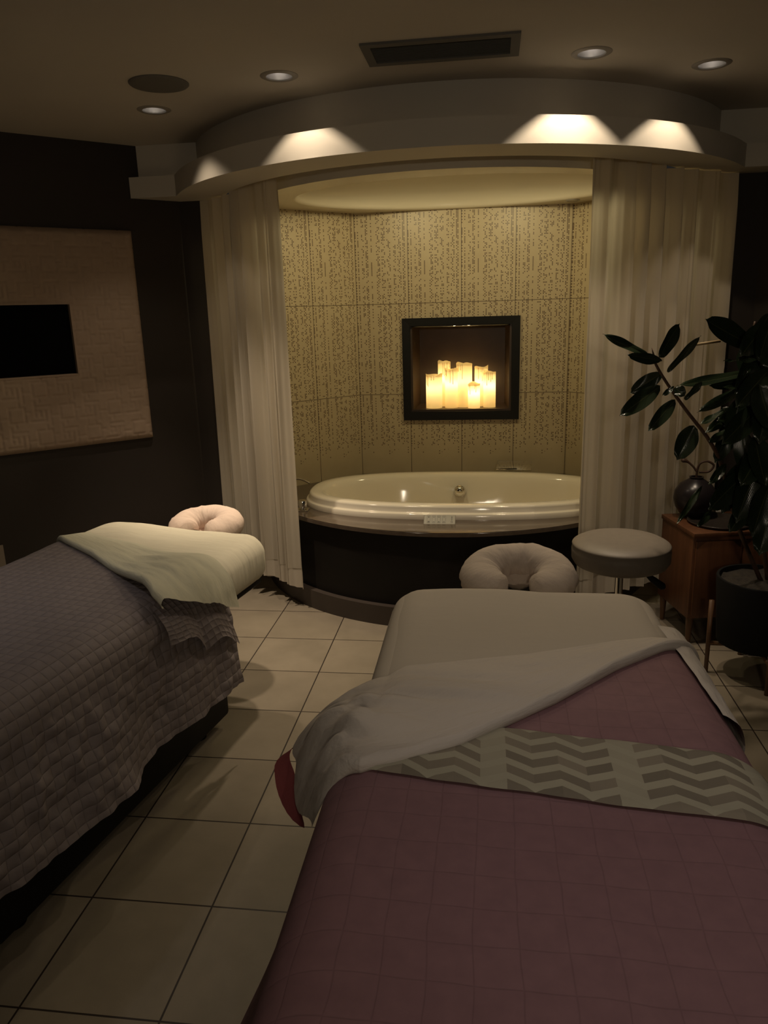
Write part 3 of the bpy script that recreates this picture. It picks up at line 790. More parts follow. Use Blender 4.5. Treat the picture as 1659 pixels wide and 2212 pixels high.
def rounded_pad(bm, w, t0, t1, z0, th, rc, re, crown=0.0):
    # pad: plan with rounded corners rc, edge radius re, thickness th; UV in metres
    uvl = bm.loops.layers.uv.verify()
    def plan(off, n=15):
        P = []
        for cx_, cy_, a0 in ((w-rc, t1-rc, 0), (-w+rc, t1-rc, PI/2), (-w+rc, t0+rc, PI), (w-rc, t0+rc, 3*PI/2)):
            for k in range(n): a = a0+PI/2*k/(n-1); P.append((cx_+(rc+off)*math.cos(a), cy_+(rc+off)*math.sin(a)))
        # subdivide the straights
        Q = []
        for i in range(len(P)):
            a, b = P[i], P[(i+1) % len(P)]; L = math.hypot(a[0]-b[0], a[1]-b[1]); m = max(1, int(L/0.06)) if L > 0.2 else 1
            m = {True: 12}.get(L > 0.2, 1)
            for k in range(m): Q.append((a[0]+(b[0]-a[0])*k/m, a[1]+(b[1]-a[1])*k/m))
        return Q
    prof = []
    for k in range(6): a = PI/2*k/5; prof.append((-re+re*math.sin(PI/2-a), -th+re-re*math.sin(a)) if False else (-re+re*math.sin(a), -th+re-re*math.cos(a)))
    for k in range(1, 9): a = PI/2*k/8; prof.append((-re+re*math.cos(a), -re+re*math.sin(a)))
    rows = []
    for off, z in prof: rows.append([bm.verts.new((x, y, z0+z)) for x, y in plan(off)])
    n = len(rows[0])
    for k in range(1, 7):
        f = 1-k/7*0.999; cxm, cym = 0, (t0+t1)/2; base_ = plan(-re)
        rows.append([bm.verts.new((cxm+(x-cxm)*f, cym+(y-cym)*f, z0+crown*(1-f*f))) for x, y in base_])
    for a, b in zip(rows[:-1], rows[1:]):
        for k in range(n): bm.faces.new((a[k], a[(k+1) % n], b[(k+1) % n], b[k]))
    bm.faces.new(list(reversed(rows[0]))); bm.faces.new(rows[-1])
    for f in bm.faces:
        for lp in f.loops: lp[uvl].uv = (lp.vert.co.x+0.6*lp.vert.co.z, lp.vert.co.y)

def table_base(t, L, w, z):
    bm = nb(); box(bm, (-w+0.05, -L+0.04, z-0.05), (w-0.05, -0.04, z), 0.01); obj('frame', bm, M_blackm, t, 30)
    bm = nb(); box(bm, (-w+0.10, -L+0.16, 0.05), (w-0.10, -0.30, z-0.05), 0.012); obj('light_block', bm, M_blackm, t, 30)  # dark box added to keep light from getting under the table
    for sx in (-1, 1):
        for yy in (-0.42, -L+0.28):
            bm = nb(); lathe(bm, [(0.035, 0), (0.035, 0.012), (0.02, 0.016), (0.02, 0.05)], 20, Matrix.Translation((sx*(w-0.18), yy, 0))); obj('foot', bm, M_blackm, t, 40)

def horseshoe(name, parent, z, m, rad=0.108, tr=0.066, y=0.14, gap=32, seed=1):
    bm = nb(); uvl = bm.loops.layers.uv.verify(); n, k = 44, 26
    a0, a1 = math.radians(-90+gap), math.radians(270-gap); rows = []
    for i in range(n):
        f = i/(n-1); a = a0+(a1-a0)*f
        e = min(1.0, math.sin(PI*min(max(f, 0.0), 1.0))*6) if 0 < f < 1 else 0
        sc_ = math.sqrt(max(0, 1-(1-min(1, min(f, 1-f)/0.085))**2))
        c = Vector((rad*1.12*math.cos(a), y+rad*math.sin(a), z)); rdir = Vector((math.cos(a), math.sin(a), 0))
        row = []
        for j in range(k):
            b = 2*PI*j/k; R_ = tr*max(sc_, 0.02)
            wr = 1+0.085*n3(i*0.75, j*0.35, seed)+0.06*n3(i*0.2, j*0.25, seed+5)
            row.append(bm.verts.new(c+(rdir*math.cos(b)*R_*1.08+Vector((0, 0, 1))*math.sin(b)*R_*0.92)*wr))
        rows.append(row)
    for i in range(n-1):
        for j in range(k):
            q = bm.faces.new((rows[i][j], rows[i+1][j], rows[i+1][(j+1) % k], rows[i][(j+1) % k]))
            for lp, (p, s) in zip(q.loops, ((i, j), (i+1, j), (i+1, j+1), (i, j+1))): lp[uvl].uv = (p/n*0.8, s/k*0.4)
    bm.faces.new(rows[0]); bm.faces.new(list(reversed(rows[-1])))
    bmesh.ops.recalc_face_normals(bm, faces=bm.faces)
    return obj(name, bm, m, parent, 180)

def cradle(label, H, rz, m, z, seed, y=0.14, gap=16, rad=0.103, tr_=0.074, tilt=0.0):
    t = thing('face_cradle', label, 'face cradle', H, rz, None)
    PV = Matrix.Translation((0, y-0.06, z)) @ Matrix.Rotation(math.radians(tilt), 4, 'X') @ Matrix.Translation((0, -(y-0.06), -z))
    cu = horseshoe('cushion', t, z, m, seed=seed, y=y, gap=gap, rad=rad, tr=tr_); cu.data.transform(PV)
    # stretched cloth sunk into the middle of the ring
    bm = nb(); uvl = bm.loops.layers.uv.verify()
    def f(u, v):
        a = 2*PI*u
        rr = 0.062*v
        return Vector((rr*1.15*math.cos(a), y+rr*math.sin(a), z-0.050+0.055*v**1.5+0.006*n3(math.cos(a)*3, math.sin(a)*3+v*4, seed)))
    grid(bm, 30, 8, f, lambda u, v: (u*0.3, v*0.1), closeu=True); cc = obj('cover_cloth', bm, m, t, 180); cc.data.transform(PV)
    bm = nb()
    for sx in (-0.06, 0.06): tube(bm, [(sx, -0.10, z-0.115), (sx, y+0.02, z-0.095)], 0.009, 10)
    obj('support_rods', bm, M_steel, t, 60)
    bm = nb(); box(bm, (-0.13, y-0.06, z-0.092), (0.13, y+0.10, z-0.076), 0.006); obj('platform', bm, M_blackm, t, 30)
    return t

# ---- right table
ZT = 0.72
HR = Vector((0.117, 2.285, 0)); LR = 1.93; WRt = 0.402
tr = thing('massage_table', 'near right massage table made up in white and mauve', 'massage table', HR)
bm = nb(); rounded_pad(bm, WRt-0.008, -LR, 0, ZT-0.006, 0.17, 0.11, 0.055, 0.0)
obj('padded_top', bm, M_sheetR, tr, 180)
table_base(tr, LR, WRt, ZT-0.17)
fs = obj('fitted_sheet', nb(), M_sheetR); fs.location = HR
bm = nb()
def fsr(u, v):
    s = -WRt-0.52+u*(2*WRt+1.04); t = -1.35+v*(1.35+0.22)
    if t > -0.22 and abs(s) > WRt+0.30: pass
    hang = 0.30
    p = drape(s, t, WRt, -3, 0.0, ZT, 0.10, 0.004, 0.10, 0.10, 9.0)
    # rounded crown of the padding near the head, a bit higher left of centre
    if abs(s) < WRt+0.1: p.z += 0.012*math.exp(-((s+0.14)/0.2)**2)*math.exp(-((t+0.05)/0.2)**2)
    p += Vector((0, 0, 0.003*n3(s*7, t*5, 2)))
    return p
grid(bm, 90, 110, fsr, lambda u, v: (u*1.8, v*1.6)); bm.to_mesh(fs.data); bm.free()
for f in fs.data.polygons: f.use_smooth = True
tag(fs, 'plain pale fitted sheet over the head half of the right table', 'sheet')
# quilt
def lowR(s):      # distance from the head to the fold of the turned back sheet
    X = [-0.46, -0.406, -0.274, -0.154, 0.04, 0.192, 0.32, 0.416, 0.60]; Yv = [-1.15, -1.10, -1.045, -0.972, -0.79, -0.625, -0.515, -0.44, -0.37]
    return float(np.interp(s, X, Yv))
def upR(s):
    X = [-0.62, -0.41, -0.34, -0.30, 0.0, 0.23, 0.41, 0.60]; Yv = [-0.80, -0.72, -0.65, -0.60, -0.51, -0.415, -0.365, -0.31]
    return float(np.interp(s, X, Yv))
qr = obj('quilt', nb(), M_quiltR); qr.location = HR
bm = nb()
SQ = WRt+0.50
def qfn(u, v):
    s = -SQ+2*SQ*u; tt = lowR(s)+0.07; t = -LR-0.35+v*(LR+0.35+tt)
    p = drape(s, t, WRt, -LR, 1.0, ZT, 0.09, 0.022, 0.13+0.26*min(1, max(0, (-1.0-t)/0.25)), 0.05, 8.0)
    k = 0.0
    p += Vector((0, 0, 0.0035*n3(s*5, t*4, 9)+0.002*n3(s*14, t*3, 4)))
    return p
grid(bm, 100, 120, qfn, lambda u, v: (-SQ+2*SQ*u, -LR-0.35+v*(LR+0.35)+v*lowR(-SQ+2*SQ*u))); bm.to_mesh(qr.data); bm.free()
for f in qr.data.polygons: f.use_smooth = True
tag(qr, 'mauve stitched quilt covering the near right massage table', 'quilt')
# turned back top sheet
ts = thing('top_sheet', 'white top sheet turned back diagonally across the right table', 'sheet', HR)
bm = nb()
S0, S1, UL = -0.34, WRt+0.10, 0.34
HEM = [(-0.452, -1.06, 0.605), (-0.493, -0.945, 0.555), (-0.540, -0.815, 0.560), (-0.566, -0.735, 0.580), (-0.470, -0.690, 0.645)]
def hemR(v): return smoothpath(HEM, 101)[int(round(100*v))]
def tsf(u, v):
    # v 0 at the fold's underside, 1 at the upper edge
    left = max(0.0, 1-u/UL); s = S0 if u < UL else S0+(S1-S0)*(u-UL)/(1-UL)
    lo, up = lowR(s), upR(s); wdt = up-lo
    if v < 0.16:
        a = (0.16-v)/0.16*PI; t = lo+0.014-0.018*math.sin(a); lift = 0.032+0.014*math.cos(a)
    else:
        k = (v-0.16)/0.84; t = lo+0.014+(wdt-0.014)*k; lift = 0.046-0.040*k**0.8
    lf = max(0.0, min(1.0, (0.10-s)/0.40)); env = math.sin(PI*min(1, max(0, (v-0.08))/0.92)) if v < 0.98 else 0.06
    def rid(x, y): return 0.050*abs(n3(x*2.0+y*8, y*2.4-x*1.2, 3))+0.022*abs(n3(x*3+y*19, y*4, 7))
    lift += (lf*rid(s-0.5*left, t)+0.005*n3(s*8, t*9, 1)+0.004)*env
    p = drape(s, t, WRt, -3, 1.0, ZT, 0.085, lift, 0.12, 0.10, 11.0, 1.0)
    if left > 0:
        q = hemR(v); c = Vector(((p.x*0.45+q.x*0.55), (p.y+q.y)/2, p.z-0.005)); l = left
        b = p*(1-l)**2+c*(2*l*(1-l))+q*(l*l)
        b.z += 0.034*math.sin(PI*l)*(n3(l*1.5+v*6.0, v*2.0, 21)+0.5*n3(l*2+v*14, v*3, 5))*env + 0.010*l*math.sin(v*15)
        b.x += 0.010*l*math.sin(v*11+1)
        return b
    return p
grid(bm, 150, 60, tsf, lambda u, v: (u*1.2, v*0.4)); o = obj('folded_sheet', bm, M_foldR, ts, 180)
# sheet continues over the right edge beside the quilt
bm = nb()
def tss(u, v):
    t = -0.36-0.42*u; s = WRt-0.06+0.135*v+0.05*u
    return drape(s, t, WRt, -3, 1, ZT, 0.085, 0.030+0.010*math.sin(PI*v)+0.003*n3(u*9, v*4, 2), 0.15, 0.1, 14)
grid(bm, 40, 14, tss, lambda u, v: (u*0.4, v*0.15)); obj('side_strip', bm, M_foldR, ts, 180)
# maroon quilt corner showing under the sheet at the left
bm = nb()
def mar(u, v):
    q = hemR(0.18+0.62*u)
    return q + Vector((-0.012-0.048*math.sin(PI*u)**0.8*v+0.012, 0.0, -0.012-0.012*v))
grid(bm, 26, 8, mar, lambda u, v: (u*0.3, v*0.1)); o = obj('turned_quilt_corner', bm, M_red, qr, 180)
o['label'] = 'maroon backing of the quilt corner under the sheet'
# chevron runner lying on the quilt
rn = obj('bed_runner', nb(), M_chev); rn.location = HR
bm = nb()
def rnf(u, v):
    s = -0.36+0.92*u
    base_ = -1.072-0.142*(s+0.322)
    t = base_+0.205*v
    lft = 0.028+(0.004 if 0.02 < v < 0.98 else 0.0)+0.0012*n3(s*11, t*8, 1)
    return drape(s, t, WRt, -LR, 1, ZT, 0.09, lft, 0.13, 0.0) + Vector((0, 0, 0.0035*n3(s*5, t*4, 9)+0.002*n3(s*14, t*3, 4)))
grid(bm, 100, 26, rnf, lambda u, v: (0.92*u, 0.205*v)); bm.to_mesh(rn.data); bm.free()
for f in rn.data.polygons: f.use_smooth = True
tag(rn, 'grey green chevron runner laid across the mauve quilt', 'bed runner')
cradle('taupe horseshoe face cradle at the head of the right table', HR, 0, M_cradleR, ZT-0.034, 4, y=0.140, gap=18, rad=0.112, tr_=0.064, tilt=11)

# ---- left table
HL = Vector((-1.240, 2.930, 0)); AL = math.radians(-10); LL = 1.85; WLt = 0.405
tl = thing('massage_table', 'far left massage table made up with grey violet quilt', 'massage table', HL, AL)
bm = nb(); rounded_pad(bm, WLt-0.03, -LL+0.20, -0.02, ZT-0.03, 0.13, 0.10, 0.05)
obj('padded_top', bm, M_blackm, tl, 180)
table_base(tl, LL-0.20, WLt, ZT-0.16)
fl_ = obj('fitted_sheet', nb(), M_sheet); fl_.location = HL; fl_.rotation_euler = (0, 0, AL)
bm = nb(); rounded_pad(bm, WLt, -1.0, 0, ZT, 0.185, 0.12, 0.075, 0.004)
for v in bm.verts:
    p = v.co; wr = 0.004*n3(p.x*9, p.y*14+p.z*5, 3)
    if p.z > ZT-0.02: p.z += wr + 0.02*math.exp(-((p.x+0.22)/0.2)**2)*math.exp(-((p.y+0.10)/0.25)**2)
    else:
        p.x *= 1+0.022*n3(p.y*26, p.z*4, 5)
bm.to_mesh(fl_.data); bm.free()
for f in fl_.data.polygons: f.use_smooth = True
tag(fl_, 'cream fitted sheet stretched over the head end of the left table', 'sheet')
def lowL(s): return float(np.interp(s, [-0.6, -0.44, -0.315, -0.09, 0.18, 0.32, 0.41, 0.6], [-0.22, -0.295, -0.38, -0.505, -0.69, -0.787, -0.85, -0.87]))
def upL(s): return float(np.interp(s, [-0.6, -0.41, -0.334, 0.167, 0.339, 0.437, 0.6], [-0.10, -0.13, -0.165, -0.381, -0.445, -0.455, -0.43]))
ql = thing('quilt', 'grey violet diamond stitched quilt hanging from the left massage table', 'quilt', HL, AL)
bm = nb()
SL = WLt+0.43
def qst(u, v):
    s = -SL+2*SL*u; tt = lowL(s)+0.05+0.37*min(1, max(0, (s-WLt+0.02)/0.05)); return s, -LL-0.34+v*(LL+0.34+tt)
def qlf(u, v):
    s = -SL+2*SL*u; tt = lowL(s)+0.05+0.37*min(1, max(0, (s-WLt+0.02)/0.05)); t = -LL-0.34+v*(LL+0.34+tt)
    p = drape(s, t, WLt, -LL+0.16, 1.0, ZT, 0.085, 0.018, 0.05, 0.07, 9.0)
    hang = max(0.0, abs(s)-WLt)
    p += Vector((0, 0, 0.004*n3(s*5, t*4, 11)+0.0025*n3(s*16, t*14, 4)))
    if hang > 0.1: p.x += 0.012*n3(t*18, p.z*9, 8)+0.008*n3(t*30, p.z*24, 3)
    return p
grid(bm, 130, 170, qlf, qst); obj('cover', bm, M_quiltL, ql, 180)
# turned back corner of the quilt hanging out under the sheet
bm = nb()
def flp(u, v):
    t = -0.85+(0.30+0.10*v)*u; s = WLt-0.01+(0.16+0.155*u)*v + 0.006*math.sin(u*15)*v
    f_ = abs(math.sin(PI*(0.15+1.7*u)))**0.7*(1-0.5*u**3)
    lift = 0.026+0.034*f_*v*v+0.010*math.sin(PI*v)*v+0.004*n3(u*14, v*9, 3)*v
    return drape(s, t, WLt, -3, 1, ZT, 0.085, lift, 0.10, 0.0)
grid(bm, 60, 20, flp, lambda u, v: (u*0.44, v*0.3)); obj('turned_corner', bm, M_quiltL, ql, 180)
tsl = thing('top_sheet', 'pale green top sheet turned back over the left quilt', 'sheet', HL, AL)
bm = nb()
def tlf(u, v):
    k = max(0.0, (v-0.16)/0.84); send = WLt+0.050+0.150*k
    s = -WLt-0.13+(send+WLt+0.13)*u
    lo, up = lowL(s), upL(s); wdt = up-lo
    if v < 0.16:
        a = (0.16-v)/0.16*PI; lift = 0.028+0.012*math.cos(a); t = lo+0.014-0.016*math.sin(a)
    else:
        t = lo+0.014+(wdt-0.014)*k; lift = 0.040-0.033*k**0.9
    rt = max(0.0, min(1.0, (s+0.15)/0.45)); e = min(1, max(0, (s-WLt+0.34)/0.37)); e = e*e*(3-2*e)
    lift += e*0.043
    fade = 1-0.65*min(1, max(0, (s-WLt)/0.08))
    rid = fade*rt*(0.030*abs(n3(s*3+t*8, t*5-s*3, 13))+0.016*abs(n3(s*9+t*16, t*9, 2))) + 0.006*n3(s*5, t*6, 6)
    if v > 0.1: lift += rid*math.sin(PI*min(1.0, (v-0.1)/0.9))**0.6
    return drape(s, t, WLt, -3, 1, ZT, 0.085, lift, 0.06, 0.0, 16)
grid(bm, 120, 46, tlf, lambda u, v: (u*0.9, v*0.35)); obj('folded_sheet', bm, M_foldL, tsl, 180)
cradle('pink covered face cradle at the head of the left table', HL, AL, M_cradleL, ZT-0.050, 9, y=0.15, gap=20, rad=0.092, tr_=0.060, tilt=8)

# ------------------------------------------------------------------ stool
st = thing('stool', 'round taupe vinyl rolling stool between table and curtain', 'stool', (0.555, 3.02, 0), 0.3)
zs = 0.657
bm = nb(); Rr = 0.192
lathe(bm, [(0, zs), (Rr*0.6, zs-0.001), (Rr*0.86, zs-0.006), (Rr-0.008, zs-0.016), (Rr-0.001, zs-0.021), (Rr+0.002, zs-0.026), (Rr-0.001, zs-0.031), (Rr+0.003, zs-0.045),
           (Rr+0.002, zs-0.085), (Rr-0.010, zs-0.105), (Rr*0.8, zs-0.118), (0.05, zs-0.12), (0, zs-0.12)], 64); obj('seat', bm, M_leather, st, 70)
bm = nb(); lathe(bm, [(0, zs-0.135), (0.06, zs-0.135), (0.06, zs-0.12), (0, zs-0.12)], 24); obj('seat_plate', bm, M_blackm, st, 40)
bm = nb(); lathe(bm, [(0, 0.10), (0.024, 0.10), (0.024, 0.30), (0.016, 0.305), (0.016, zs-0.13), (0, zs-0.13)], 28); obj('gas_column', bm, M_chrome, st, 40)
lv = nb(); c_, s_ = math.cos(-0.3), math.sin(-0.3)
tube(lv, [(0.03, 0, zs-0.13), (0.085, -0.02, zs-0.140), (0.115, -0.03, zs-0.165)], 0.005, 8); lev = obj('height_lever', lv, M_blackm, st, 60)
bm = nb(); tube(bm, [(0.108, -0.028, zs-0.158), (0.13, -0.035, zs-0.178), (0.168, -0.045, zs-0.208), (0.176, -0.047, zs-0.214)], [0.009, 0.014, 0.016, 0.009], 12); obj('lever_grip', bm, M_blackm, lev, 60)
for k in range(5):
    a = 2*PI*k/5+0.2; e = Vector((math.cos(a), math.sin(a), 0))
    bm = nb(); tube(bm, [e*0.02+Vector((0, 0, 0.12)), e*0.15+Vector((0, 0, 0.095)), e*0.25+Vector((0, 0, 0.075))], [0.02, 0.016, 0.011], 10); lg = obj('base_arm', bm, M_chrome, st, 60)
    bm = nb(); lathe(bm, [(0, -0.012), (0.026, -0.012), (0.028, 0), (0.026, 0.012), (0, 0.012)], 24, Matrix.Translation(e*0.25+Vector((0, 0, 0.0285))) @ Matrix.Rotation(a, 4, 'Z') @ Matrix.Rotation(PI/2, 4, 'X')); obj('caster', bm, M_blackm, lg, 40)

# ------------------------------------------------------------------ wooden cabinet with tray, vase, towel
CR = math.radians(11); CO = Vector((0.957, 3.445, 0))
cb = thing('side_cabinet', 'walnut side cabinet in the corner behind the plant', 'cabinet', CO, CR)
CWd, CDp, CHt = 0.46, 0.35, 0.553
bm = nb(); box(bm, (-0.006, -0.006, CHt-0.022), (CWd+0.006, CDp, CHt), 0.002); obj('top_board', bm, M_wood, cb, 30)
bm = nb(); box(bm, (0.0, 0.012, 0.13), (CWd, CDp-0.002, CHt-0.022), 0.002); obj('carcass', bm, M_wood, cb, 30)
for k in range(2):
    x0 = 0.012+k*(CWd/2-0.008); bm = nb(); box(bm, (x0, 0.0, 0.15), (x0+CWd/2-0.018, 0.0125, CHt-0.04), 0.002); d_ = obj('door', bm, M_wood, cb, 30)
    bm = nb(); xk = x0+(CWd/2-0.05 if k == 0 else 0.03); lathe(bm, [(0.0, 0.02), (0.010, 0.018), (0.008, 0.006), (0.005, 0.0)], 16, Matrix.Translation((xk, -0.0, 0.36)) @ Matrix.Rotation(PI/2, 4, 'X')); obj('knob', bm, M_steel, d_, 40)
for x0, y0 in ((0.02, 0.03), (CWd-0.02, 0.03), (0.02, CDp-0.03), (CWd-0.02, CDp-0.03)):
    bm = nb(); lathe(bm, [(0.011, 0), (0.017, 0.13)], 16, Matrix.Translation((x0, y0, 0))); obj('leg', bm, M_woodleg, cb, 40)
Rz = Matrix.Rotation(CR, 4, 'Z')
def oncab(x, y, z=0.0): return CO + (Rz @ Vector((x, y, CHt+z)))
t = tag(obj('serving_tray', nb(), M_tray), 'round dark lacquer tray on top of the walnut cabinet', 'tray')
bm = nb(); lathe(bm, [(0, 0.004), (0.128, 0.004), (0.140, 0.014), (0.146, 0.0145), (0.146, 0.011), (0.134, 0.0), (0, 0)], 56)
for f in bm.faces: f.smooth = True
bm.to_mesh(t.data); bm.free(); t.location = oncab(0.19, 0.150)
vz = thing('round_vase', 'round dark glazed vase with a looped handle on the cabinet', 'vase', oncab(0.125, 0.282, 0.0), 0)
bm = nb(); lathe(bm, [(0.045, 0.0), (0.062, 0.01), (0.09, 0.05), (0.100, 0.09), (0.095, 0.13), (0.072, 0.165), (0.040, 0.185), (0.030, 0.192), (0.034, 0.20), (0.026, 0.20), (0.024, 0.185), (0.0, 0.17)], 48); obj('body', bm, M_vase, vz, 60)
bm = nb(); tube(bm, smoothpath([(0.0, 0, 0.18), (0.0, 0, 0.23), (0.012, 0, 0.265), (0.045, 0.0, 0.275), (0.075, 0, 0.255), (0.055, 0, 0.225), (0.01, 0, 0.222)], 30), 0.0055, 8)
tube(bm, smoothpath([(0.0, 0, 0.222), (-0.02, 0, 0.25), (-0.05, 0, 0.275), (-0.078, 0, 0.282)], 14), [0.005]*8+[0.006, 0.008, 0.010, 0.011, 0.009, 0.004], 8); obj('loop_handle', bm, M_stem, vz, 60)
tw = tag(obj('folded_cloth', nb(), M_white), 'small folded white cloth lying behind the tray', 'cloth')
bm = nb(); box(bm, (-0.035, -0.02, 0), (0.035, 0.02, 0.02), 0.007, 3)
for v in bm.verts: v.co.z = max(0, v.co.z+0.004*n3(v.co.x*50, v.co.y*50))
for f in bm.faces: f.smooth = True
bm.to_mesh(tw.data); bm.free(); tw.location = oncab(0.25, 0.315, 0.0); tw.rotation_euler = (0, 0, 0.2)

# ------------------------------------------------------------------ planter and rubber plant
PP = Vector((1.165, 3.17, 0))
pl = thing('planter', 'black planter on a dowel leg stand at the right edge', 'planter', PP)
bm = nb(); lathe(bm, [(0, 0.15), (0.150, 0.15), (0.158, 0.155), (0.178, 0.44), (0.176, 0.445), (0.166, 0.445), (0.162, 0.42)], 56)
for f in [f for f in bm.faces if len(f.verts) > 4 and f.calc_center_median().z > 0.3]: bm.faces.remove(f)
obj('pot', bm, M_pot, pl, 50)
bm = nb()
def soil(u, v):
    r_ = 0.164*v; a = 2*PI*u; return Vector((r_*math.cos(a), r_*math.sin(a), 0.425+0.012*n3(r_*math.cos(a)*25, r_*math.sin(a)*25, 1)+0.008*(1-v)))
grid(bm, 36, 10, soil, closeu=True); obj('soil', bm, M_soil, pl, 180)
for k in range(4):
    a = math.radians(-92+90*k); e = Vector((math.cos(a), math.sin(a), 0))
    bm = nb(); tube(bm, [e*0.192+Vector((0, 0, 0)), e*0.192+Vector((0, 0, 0.335))], [0.009, 0.011], 12); obj('stand_leg', bm, M_woodleg, pl, 60)
bm = nb()
for k in range(2):
    a = math.radians(-92+90*k); e = Vector((math.cos(a), math.sin(a), 0)); tube(bm, [e*-0.19+Vector((0, 0, 0.135+0.002*k)), e*0.19+Vector((0, 0, 0.135+0.002*k))], 0.010, 10)
obj('cross_bar', bm, M_woodleg, pl, 60)

rp = thing('rubber_plant', 'dark glossy rubber plant reaching left in front of the curtain', 'plant', (PP.x, PP.y, 0.43))
def rpo(name, bm, m, sm=60):
    o = obj(name, bm, m, rp, sm); o.matrix_parent_inverse = Matrix.Translation(rp.location).inverted(); return o
def leaf(base, tip, wd, nrm=None, droop=0.05, fold=0.25, pet=0.02):
    base, tip = Vector(base), Vector(tip); ax = tip-base; L = ax.length; ax.normalize()
    if nrm is None: nrm = Vector((0, -0.35, 1))
    nrm = Vector(nrm); nrm = (nrm-ax*nrm.dot(ax)).normalized(); sd = ax.cross(nrm)
    bm = nb(); uvl = bm.loops.layers.uv.verify(); n, k = 20, 9; rows = []
    for i in range(n):
        u = i/(n-1)
        wv = wd/2*(math.sin(PI*min(1, u*0.96+0.02))**0.62)*(1-0.15*u)
        if u > 0.90: wv = wd/2*0.30*((1-u)/0.10)**1.1+0.0006
        if i == 0: wv = 0.0015
        row = []
        for j in range(k):
            s = -1+2*j/(k-1)
            p = base+ax*(L*u)+sd*(s*wv)+nrm*(abs(s)**1.3*wv*fold-droop*L*(u*u-u)*-1*4*0.5+0.004*math.sin(9*u+2*s)*abs(s))
            row.append(bm.verts.new(p))
        rows.append(row)
    for i in range(n-1):
        for j in range(k-1):
            f = bm.faces.new((rows[i][j], rows[i+1][j], rows[i+1][j+1], rows[i][j+1]))
            for lp, (a, b) in zip(f.loops, ((i, j), (i+1, j), (i+1, j+1), (i, j+1))): lp[uvl].uv = (a/(n-1), -1+2*b/(k-1))
    return rpo('leaf', bm, M_leaf, 180)
def cp(x, y, Y): return at(1280+x*0.2284, 660+y*0.2284, Y)     # crop of the branch
def stem(pts, r0, r1, n=28, name='stem'):
    P = smoothpath(pts, n); bm = nb(); tube(bm, P, [r0+(r1-r0)*i/(n-1) for i in range(n)], 8); return rpo(name, bm, M_stem), P
main, MP = stem([PP+Vector((0.0, 0.0, 0.42)), at(1592, 1130, 3.13), at(1560, 1010, 3.08), cp(1100, 1270, 3.02), cp(900, 1010, 2.99), cp(720, 760, 2.96), cp(600, 560, 2.93), cp(575, 470, 2.92)], 0.010, 0.0042)
side, SP = stem([PP+Vector((0.03, 0.02, 0.42)), at(1640, 1080, 3.16), cp(1560, 900, 3.12), cp(1520, 650, 3.10), cp(1500, 380, 3.08), cp(1540, 150, 3.08)], 0.009, 0.005)
third, TP = stem([PP+Vector((0.05, -0.04, 0.42)), at(1655, 1060, 3.0), at(1668, 900, 2.98), at(1672, 760, 2.98)], 0.008, 0.005)
bm = nb(); tube(bm, [cp(560, 400, 2.92), cp(580, 480, 2.92)], [0.0012, 0.004], 8); rpo('bud', bm, M_stem)
bm = nb(); tube(bm, [cp(960, 372, 3.20), cp(1210, 335, 3.20)], 0.0055, 10); rpo('cane', bm, M_cane)['label'] = 'pale bamboo support cane'
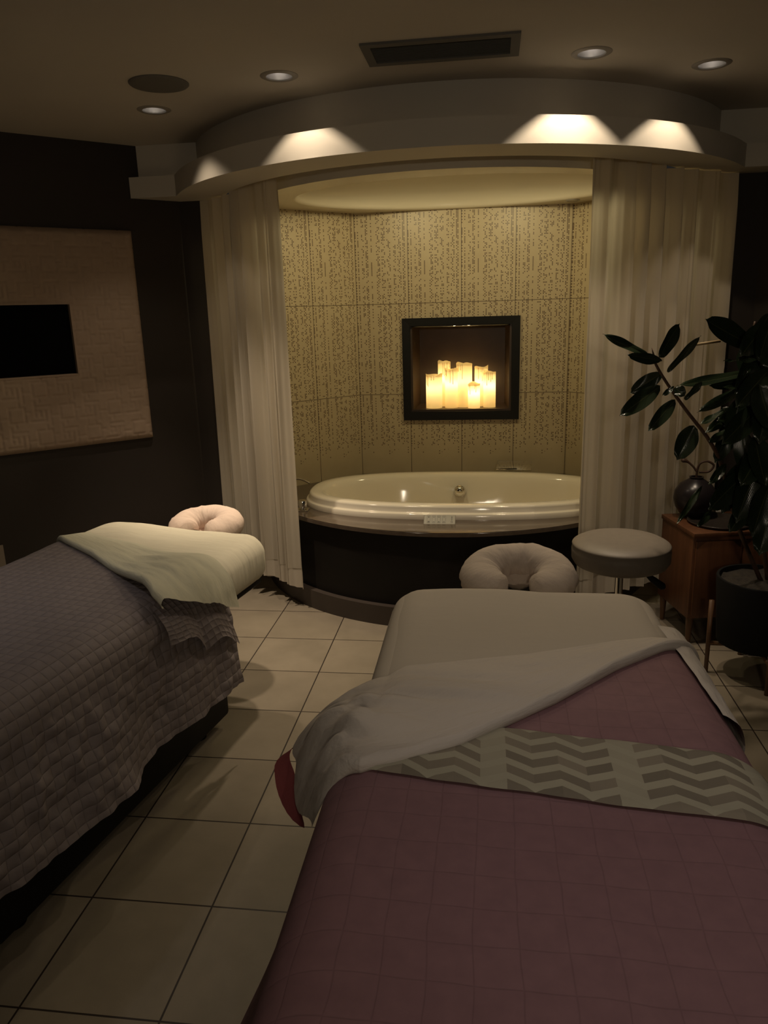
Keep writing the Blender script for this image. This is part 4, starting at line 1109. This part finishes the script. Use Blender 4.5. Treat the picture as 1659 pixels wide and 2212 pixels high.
LV = [  # base x,y  tip x,y  width  Ybase Ytip  normal
 (525, 470, 98, 268, 100, 2.92, 2.88, (0.1, -0.85, 0.55)), (636, 492, 826, 168, 150, 2.93, 2.99, (0.75, -0.6, 0.55)),
 (652, 527, 333, 468, 105, 2.93, 2.85, (0, -1, -0.2)), (708, 628, 1026, 284, 92, 2.95, 2.88, (0.3, -1, -0.3)),
 (656, 640, 355, 832, 150, 2.94, 2.98, (0, -1, 0.2)), (640, 762, 256, 1045, 165, 2.95, 2.90, (0, -1, 0.3)),
 (782, 893, 528, 1188, 135, 2.97, 2.92, (0, -1, 0.2)), (962, 1136, 800, 1462, 205, 3.0, 2.97, (0, -1, 0.2)),
 (770, 770, 662, 852, 52, 2.96, 2.92, (0.4, -0.6, 0.7)), (780, 772, 872, 855, 110, 2.97, 2.95, (0.1, -1, 0.1)),
 (872, 890, 1042, 714, 80, 2.98, 2.96, (0.6, -0.8, 0.3)), (1510, 620, 800, 756, 120, 3.10, 2.95, (0, -0.75, 0.8)),
 (1512, 738, 988, 1012, 120, 3.10, 2.96, (-0.1, -0.7, 0.8)), (1242, 990, 1018, 1125, 75, 3.05, 2.98, (-0.3, -0.7, 0.8)),
 (1500, 372, 1065, 130, 225, 3.08, 2.95, (0, -1, 0.3)), (1495, 835, 1368, 1145, 120, 3.08, 3.0, (0.5, -0.8, 0.5)),
 (1540, 290, 1690, 60, 120, 3.08, 3.0, (0, -1, 0.3)), (1540, 690, 1720, 500, 120, 3.08, 3.0, (0, -1, 0.5)),
 (1480, 380, 1430, 660, 190, 3.08, 3.02, (-0.2, -1, 0.1)), (1500, 700, 1100, 760, 130, 3.12, 3.02, (0, -1, 0.1)),
 (1500, 760, 1220, 775, 60, 3.08, 2.98, (0, -0.5, 0.9)), (1480, 900, 1060, 1210, 120, 3.10, 3.0, (0, -0.8, 0.5)),
 (1300, 1170, 1100, 1300, 90, 3.06, 2.98, (0, -0.7, 0.8)), (1400, 520, 1240, 520, 30, 3.15, 3.1, (0, -0.6, 0.8)),
 (1560, 480, 1380, 520, 110, 3.06, 2.98, (0, -0.8, 0.6)), (1450, 1010, 1180, 1090, 120, 3.05, 2.95, (0.1, -0.9, 0.5))]
for a, b, c, d, wd, y0, y1, nr in LV:
    leaf(cp(a, b, y0), cp(c, d, y1), wd*0.2284/CF*3.0, nr)
for a, b, c, d, wd, y0, y1 in [(1517, 1050, 1462, 1132, 15, 3.0, 2.90), (1569, 1003, 1532, 1046, 20, 3.0, 2.92), (1612, 1022, 1531, 1102, 56, 3.02, 2.93),
                               (1537, 1105, 1507, 1137, 18, 2.98, 2.92), (1640, 1000, 1590, 1130, 60, 3.0, 2.93), (1640, 880, 1560, 960, 52, 3.0, 2.92),
                               (1655, 960, 1600, 1050, 54, 2.98, 2.9), (1590, 900, 1545, 1000, 46, 3.1, 3.05), (1655, 700, 1600, 770, 48, 2.98, 2.93),
                               (1660, 800, 1590, 880, 50, 2.98, 2.92), (1600, 1000, 1560, 1110, 50, 3.06, 3.0), (1625, 1080, 1575, 1150, 40, 3.0, 2.95),
                               (1640, 760, 1590, 850, 46, 3.06, 3.0), (1665, 840, 1640, 960, 55, 2.96, 2.9), (1665, 1040, 1625, 1160, 55, 2.96, 2.9), (1668, 690, 1640, 780, 50, 2.95, 2.9), (1640, 830, 1668, 930, 56, 2.92, 2.88), (1630, 940, 1655, 1050, 58, 2.95, 2.9), (1600, 930, 1625, 1040, 50, 3.02, 2.98), (1668, 1090, 1640, 1200, 56, 2.95, 2.9), (1590, 1060, 1620, 1140, 46, 3.04, 3.0), (1645, 720, 1668, 800, 44, 3.0, 2.96), (1560, 880, 1600, 930, 40, 3.06, 3.02), (1600, 860, 1575, 950, 44, 3.0, 2.95)]:
    leaf(at(a, b, y0), at(c, d, y1), wd/CF*3.0, (random.uniform(-0.3, 0.3), -1, random.uniform(0, 0.5)))
